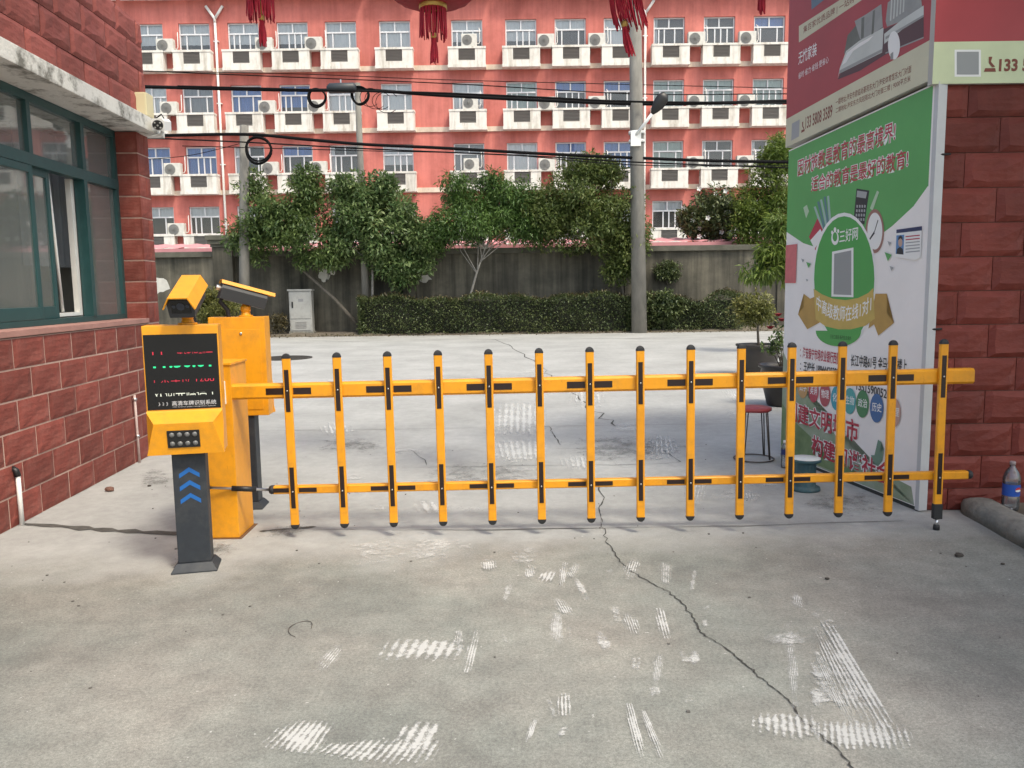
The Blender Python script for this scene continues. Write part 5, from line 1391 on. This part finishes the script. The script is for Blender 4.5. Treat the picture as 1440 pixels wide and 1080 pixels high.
plate_camera('yellow hooded camera on the screen post, facing the viewer', (-1.83, 4.56, 1.421), math.radians(9), math.radians(20))
lpr_post('rear yellow housing on dark post, its back door towards the viewer', (-1.985, 5.88, 0), math.radians(183), False)
plate_camera('yellow hooded camera on the rear post, turned away to the right', (-1.93, 5.87, 1.421), math.radians(118), math.radians(16), True)

# ------------------------------------------------------------------ stools, bottle, pots, stones
p = G(1060, 646)
s1 = thing('stool', 'red topped stool with thin wire legs behind the barrier', 'stool', (p.x, p.y, 0), .3)
MB().lathe([(.0,.452),(.13,.452),(.145,.46),(.15,.472),(.145,.486),(.12,.494),(0,.497)], n=24, cap=False).build('seat', mat('red_vinyl', (.36, .055, .06), .5, var=.1, vscale=9), s1)
WIRE = mat('dark_wire', (.10, .085, .075), .5, metal=.6)
for k in range(4):
    a = k*math.pi/2 + .4
    for dd in (-.07, .07):
        MB().tube([(.125*math.cos(a+dd*1.5), .125*math.sin(a+dd*1.5), .455), (.165*math.cos(a+dd*.5), .165*math.sin(a+dd*.5), .02)], .0055, 6).build('leg', WIRE, s1)
MB().torus((0,0,.012), .18, .0065, 'z', 30, 6).build('foot_ring', WIRE, s1)
p = G(1138, 693)
s2 = thing('spool_stool', 'teal cable spool used as a stool with a white top', 'stool', (p.x, p.y+.1, 0))
TEALP = mat('teal_plastic', (.035, .095, .115), .6, var=.15, vscale=7, grime=(.2, .2, .18), gscale=6, gamt=.4)
MB().lathe([(.115, 0), (.118, .012), (.115, .026), (.085, .03), (.082, .04), (.082, .21), (.085, .222), (.112, .226)], n=28).build('drum', TEALP, s2)
MB().lathe([(.112, .2265), (.118, .232), (.118, .244), (.112, .250), (.0, .251)], n=28, cap=False).build('top_flange', TEALP, s2)
MB().lathe([(.114, .2515), (.112, .2555), (.0, .256)], n=28, cap=False).build('white_top', mat('white_worn_top', (.70, .72, .70), .5, var=.08, vscale=12), s2)
p = G(1103, 658)
wb = thing('water_bottle', 'small clear water bottle with dark blue label by the poster foot', 'bottle', (p.x, p.y, 0))
MB().lathe([(.02,.001),(.03,.004),(.032,.02),(.030,.05),(.032,.07),(.030,.09),(.032,.115),(.031,.12),(.031,.17),(.032,.18),(.024,.205),(.013,.22),(.013,.23)], n=16).build('body', CLEAR, wb)
MB().lathe([(.0325,.122),(.0325,.168)], n=16, cap=False).build('label', mat('navy_label', (.015, .03, .13), .4), wb)
MB().lathe([(.0155,.225),(.0155,.243),(.014,.245)], n=12).build('cap', WHITE, wb)
POT = mat('dark_glazed_pot', (.03, .026, .024), .4, var=.2, vscale=6)
def pot(t, r, h):
    MB().lathe([(.0,.012),(r*.62,.0),(r*.68,.02),(r*.9,h*.55),(r*.97,h*.82),(r*.93,h*.9),(r*1.06,h*.94),(r*1.08,h),(r*.98,h),(r*.92,h*.9)], n=28, cap=False).build('pot', POT, t)
    MB().lathe([(r*.92,h*.89),(r*.4,h*.91),(0,h*.915)], n=20, cap=False).build('soil', SOIL, t)
p = G(1066, 528); Yp = p.y
tp = thing('potted_tree', 'round clipped little tree in a wide dark pot beside the poster', 'potted plant', (p.x, p.y, 0))
pot(tp, .37, .56)
MB().tube([(0,0,.5),(-.02,0,.75),(-.03,0,1.0),(-.02,0,1.2)], [.025,.022,.02,.012], 8).build('stem', BARK, tp)
zc = PY(1062, 437, Yp).z; xc = PY(1062, 437, Yp).x - p.x; arr = []
for q, s in crown_clumps([(np.array((xc, 0, zc)), (.42, .42, .33), 1)], 46, .10, .17, 41):
    a, u = ellipsoid_pts(q, (s, s, s), 46, .45); arr.append(leaves(a, u, .075, .45, .1))
leaf_object('foliage', arr, L_YELG, tp)
p = G(1101, 570); Yr = p.y
rp = thing('potted_rose', 'dark pot with a leggy red rose half hidden by the poster', 'potted plant', (p.x, p.y, 0))
pot(rp, .31, .55)
arr = []; stm = MB(); fl_ = MB()
for k in range(9):
    tx, ty, tz = rng.uniform(-.32, .25), rng.uniform(-.2, .2), rng.uniform(.8, 1.25)
    pts = [(rng.uniform(-.05,.05), 0, .5), (tx*.4, ty*.4, .5+(tz-.5)*.5), (tx, ty, tz)]
    stm.tube(pts, [.009,.007,.004], 5)
    for f in np.linspace(.25, 1, 9):
        c = Vector(pts[1]).lerp(Vector(pts[2]), f); arr.append(leaves(np.tile(np.array(c), (4, 1)) + nrg.normal(0, .02, (4, 3)), nrg.normal(0, 1, (4, 3)), .055, .6, .1))
stm.build('stems', BARK, rp); leaf_object('foliage', arr, L_DARK, rp)
ROSE = mat('rose_petal', (.30, .012, .025), .6)
for px, py in ((1094,445),(1083,463),(1099,452)):
    c = PY(px, py, Yr) - Vector((p.x, p.y, 0)); f = MB()
    for k in range(14):
        a = k*2.4; rr2 = .015 + .0025*k; d1 = Vector((math.cos(a), math.sin(a), .5)); d2 = Vector((-math.sin(a), math.cos(a), 0))
        b0 = c + d1*rr2*.4; f.add([b0 - d2*.018, b0 + d2*.018, b0 + d1*.035 + d2*.024 + Vector((0,0,.015)), b0 + d1*.035 - d2*.024 + Vector((0,0,.015))], [(0,1,2,3)])
    f.build('rose_bloom', ROSE, rp, fixn=False)
STONE = mat('dark_stone', (.05, .042, .035), .85, var=.3, vscale=20)
BRICKBIT = mat('brick_bit', (.16, .08, .06), .9, var=.3, vscale=20)
def stone(px, py, s, label, mt, seed):
    p = G(px, py); rr2 = random.Random(seed)
    bm = bmesh.new(); bmesh.ops.create_icosphere(bm, subdivisions=2, radius=1)
    for v in bm.verts: v.co = Vector((v.co.x*s*1.3, v.co.y*s, v.co.z*s*.7)) * rr2.uniform(.82, 1.12)
    lo = min(v.co.z for v in bm.verts)
    for v in bm.verts: v.co.z = max(v.co.z - lo*.8, 0)
    me = bpy.data.meshes.new('stone'); bm.to_mesh(me); bm.free(); me.materials.append(mt)
    tag(link('stone', me, None, (p.x, p.y, .0)), label, 'stone', 'loose bits of stone on the ground')
stone(1348, 783, .020, 'dark flat stone on the ground right of the barrier end', STONE, 1)
stone(154, 691, .030, 'brown brick fragment at the foot of the guardhouse wall', BRICKBIT, 2)
stone(1410, 794, .009, 'tiny dark stone near the kerb', STONE, 3)
stone(210, 684, .012, 'small dark stone left of the screen post', STONE, 4)
stone(1163, 815, .010, 'tiny grey stone in front of the barrier on the right', STONE, 5)
deb = MB()
for _ in range(110):
    x, y = rng.uniform(-3.4, 3.0), rng.uniform(2.6, 8.5); s = rng.uniform(.002, .0055)
    deb.box(x-s, x+s*1.4, y-s, y+s, 0.0005, s*1.1)
tag(deb.build('grit', mat('grit', (.12, .11, .10), .9)), 'loose grit scattered over the concrete', 'grit', kind='stuff')
wp = G(420, 885); m = MB().tube([(wp.x + .06*math.cos(a*.45) + .02*a*.1, wp.y + .09*math.sin(a*.45), .004 + .004*math.sin(a)) for a in range(11)], .0016, 5)
tag(m.build('wire_scrap', WIRE), 'curled scrap of thin wire on the ground in front of the screen post', 'wire')

# ------------------------------------------------------------------ LANTERNS hung from the gate beams
LRED = mat('lantern_red_cloth', (0.27, 0.008, 0.014), 0.8, var=.12, vscale=4)
LGOLD = mat('lantern_gold', (0.62, 0.42, 0.12), 0.4, metal=.4)
FRINGE = mat('lantern_fringe', (0.40, 0.010, 0.03), 0.7, var=.2, vscale=30)
CAN_Z = 5.25
def lantern(label, px, pyring, Y, R, lean=0.0):
    c = PY(px, pyring, Y)
    t = thing('lantern', label, 'lantern', c, 0, 'red lanterns hanging over the gate'); H = R*1.45
    n = 32; rings = []
    for k in range(13):
        a = -math.pi/2 + math.pi*k/12; q = max(math.cos(a)**.75, .0); rad = R*(.26 + .74*q)
        rings.append([((rad*(1+.018*(1 if i % 2 else -1)))*math.cos(2*math.pi*i/n), rad*(1+.018*(1 if i % 2 else -1))*math.sin(2*math.pi*i/n), .03 + H/2 + H/2*math.sin(a)) for i in range(n)])
    MB().loft(rings, True, False).build('globe', LRED, t)
    for z in (0, H+.03): MB().lathe([(R*.24, z), (R*.27, z), (R*.27, z+.045), (R*.24, z+.045)], n=24, cap=False).build('rim', LGOLD, t)
    MB().tube([(0,0,H+.06), (0,0,CAN_Z - c.z)], .006, 6).build('cord', CABLE, t)
    f = MB(); rr2 = random.Random(int(px))
    for i in range(64):
        a = 2*math.pi*i/64 + rr2.uniform(-.04,.04); x, y = R*.25*math.cos(a), R*.25*math.sin(a); ln = rr2.uniform(.17, .23)
        dx = rr2.uniform(-.012,.012) + lean*ln
        f.tube([(x, y, .01), (x+dx*.4, y, -ln*.5), (x+dx, y+rr2.uniform(-.01,.01), -ln)], .0042, 4, cap=False)
    f.build('fringe', FRINGE, t)
    g2 = MB().lathe([(.012, -.17), (.022, -.18), (.022, -.2), (.014, -.215)], n=10); g2.tube([(0,0,.02), (0,0,-.17)], .004, 5); g2.build('tassel_knot', LGOLD, t)
    f = MB()
    for i in range(30):
        a = 2*math.pi*i/30; q = rr2.uniform(.3, 1); ln = rr2.uniform(.15, .2)
        f.tube([(.014*q*math.cos(a), .014*q*math.sin(a), -.21), (.03*q*math.cos(a)+lean*.1, .03*q*math.sin(a), -.21-ln*.6), (.032*q*math.cos(a)+lean*.2, .032*q*math.sin(a), -.21-ln)], .004, 4, cap=False)
    f.build('tassel', FRINGE, t)
    return t
lantern('red lantern hanging in the middle, its round belly and gold rim in view', 609, 13, 6.5, .40)
lantern('red lantern tassel hanging above the left part of the red building', 366, -12, 6.5, .40)
lantern('red lantern tassel hanging in front of the tall concrete pole', 878, -8, 5.7, .42, lean=.22)
lantern('red lantern whose tassel tip just shows left of the red banner', 1073, -58, 6.5, .40)
# gate frame over the driveway (above the picture): lantern beams between guardhouse roof and pier, plus an unseen roof added to shade the pier
gc = thing('gate_beams_shade_roof', 'steel lantern beams of the gate with a flat roof added overhead for shade', 'beams and shade roof', (0, 0, 0))
MB().box(3.6, 7.0, -1.5, 5.2, CAN_Z+.02, CAN_Z+.3).build('added_shade_roof', CONC, gc)
for y in (5.7, 6.5):
    MB().box(-4.6, 2.7, y-.05, y+.05, CAN_Z, CAN_Z+.12).build('lantern_beam', DARKGREY, gc)
    MB().box(-4.6, -4.5, y-.05, y+.05, 3.294, CAN_Z-.001).build('post', DARKGREY, gc)
for y in (-1.3, 5.0): MB().box(6.7, 6.95, y-.12, y+.12, 0, CAN_Z+.019).build('column', CONC, gc)  # columns added to carry the shade roof
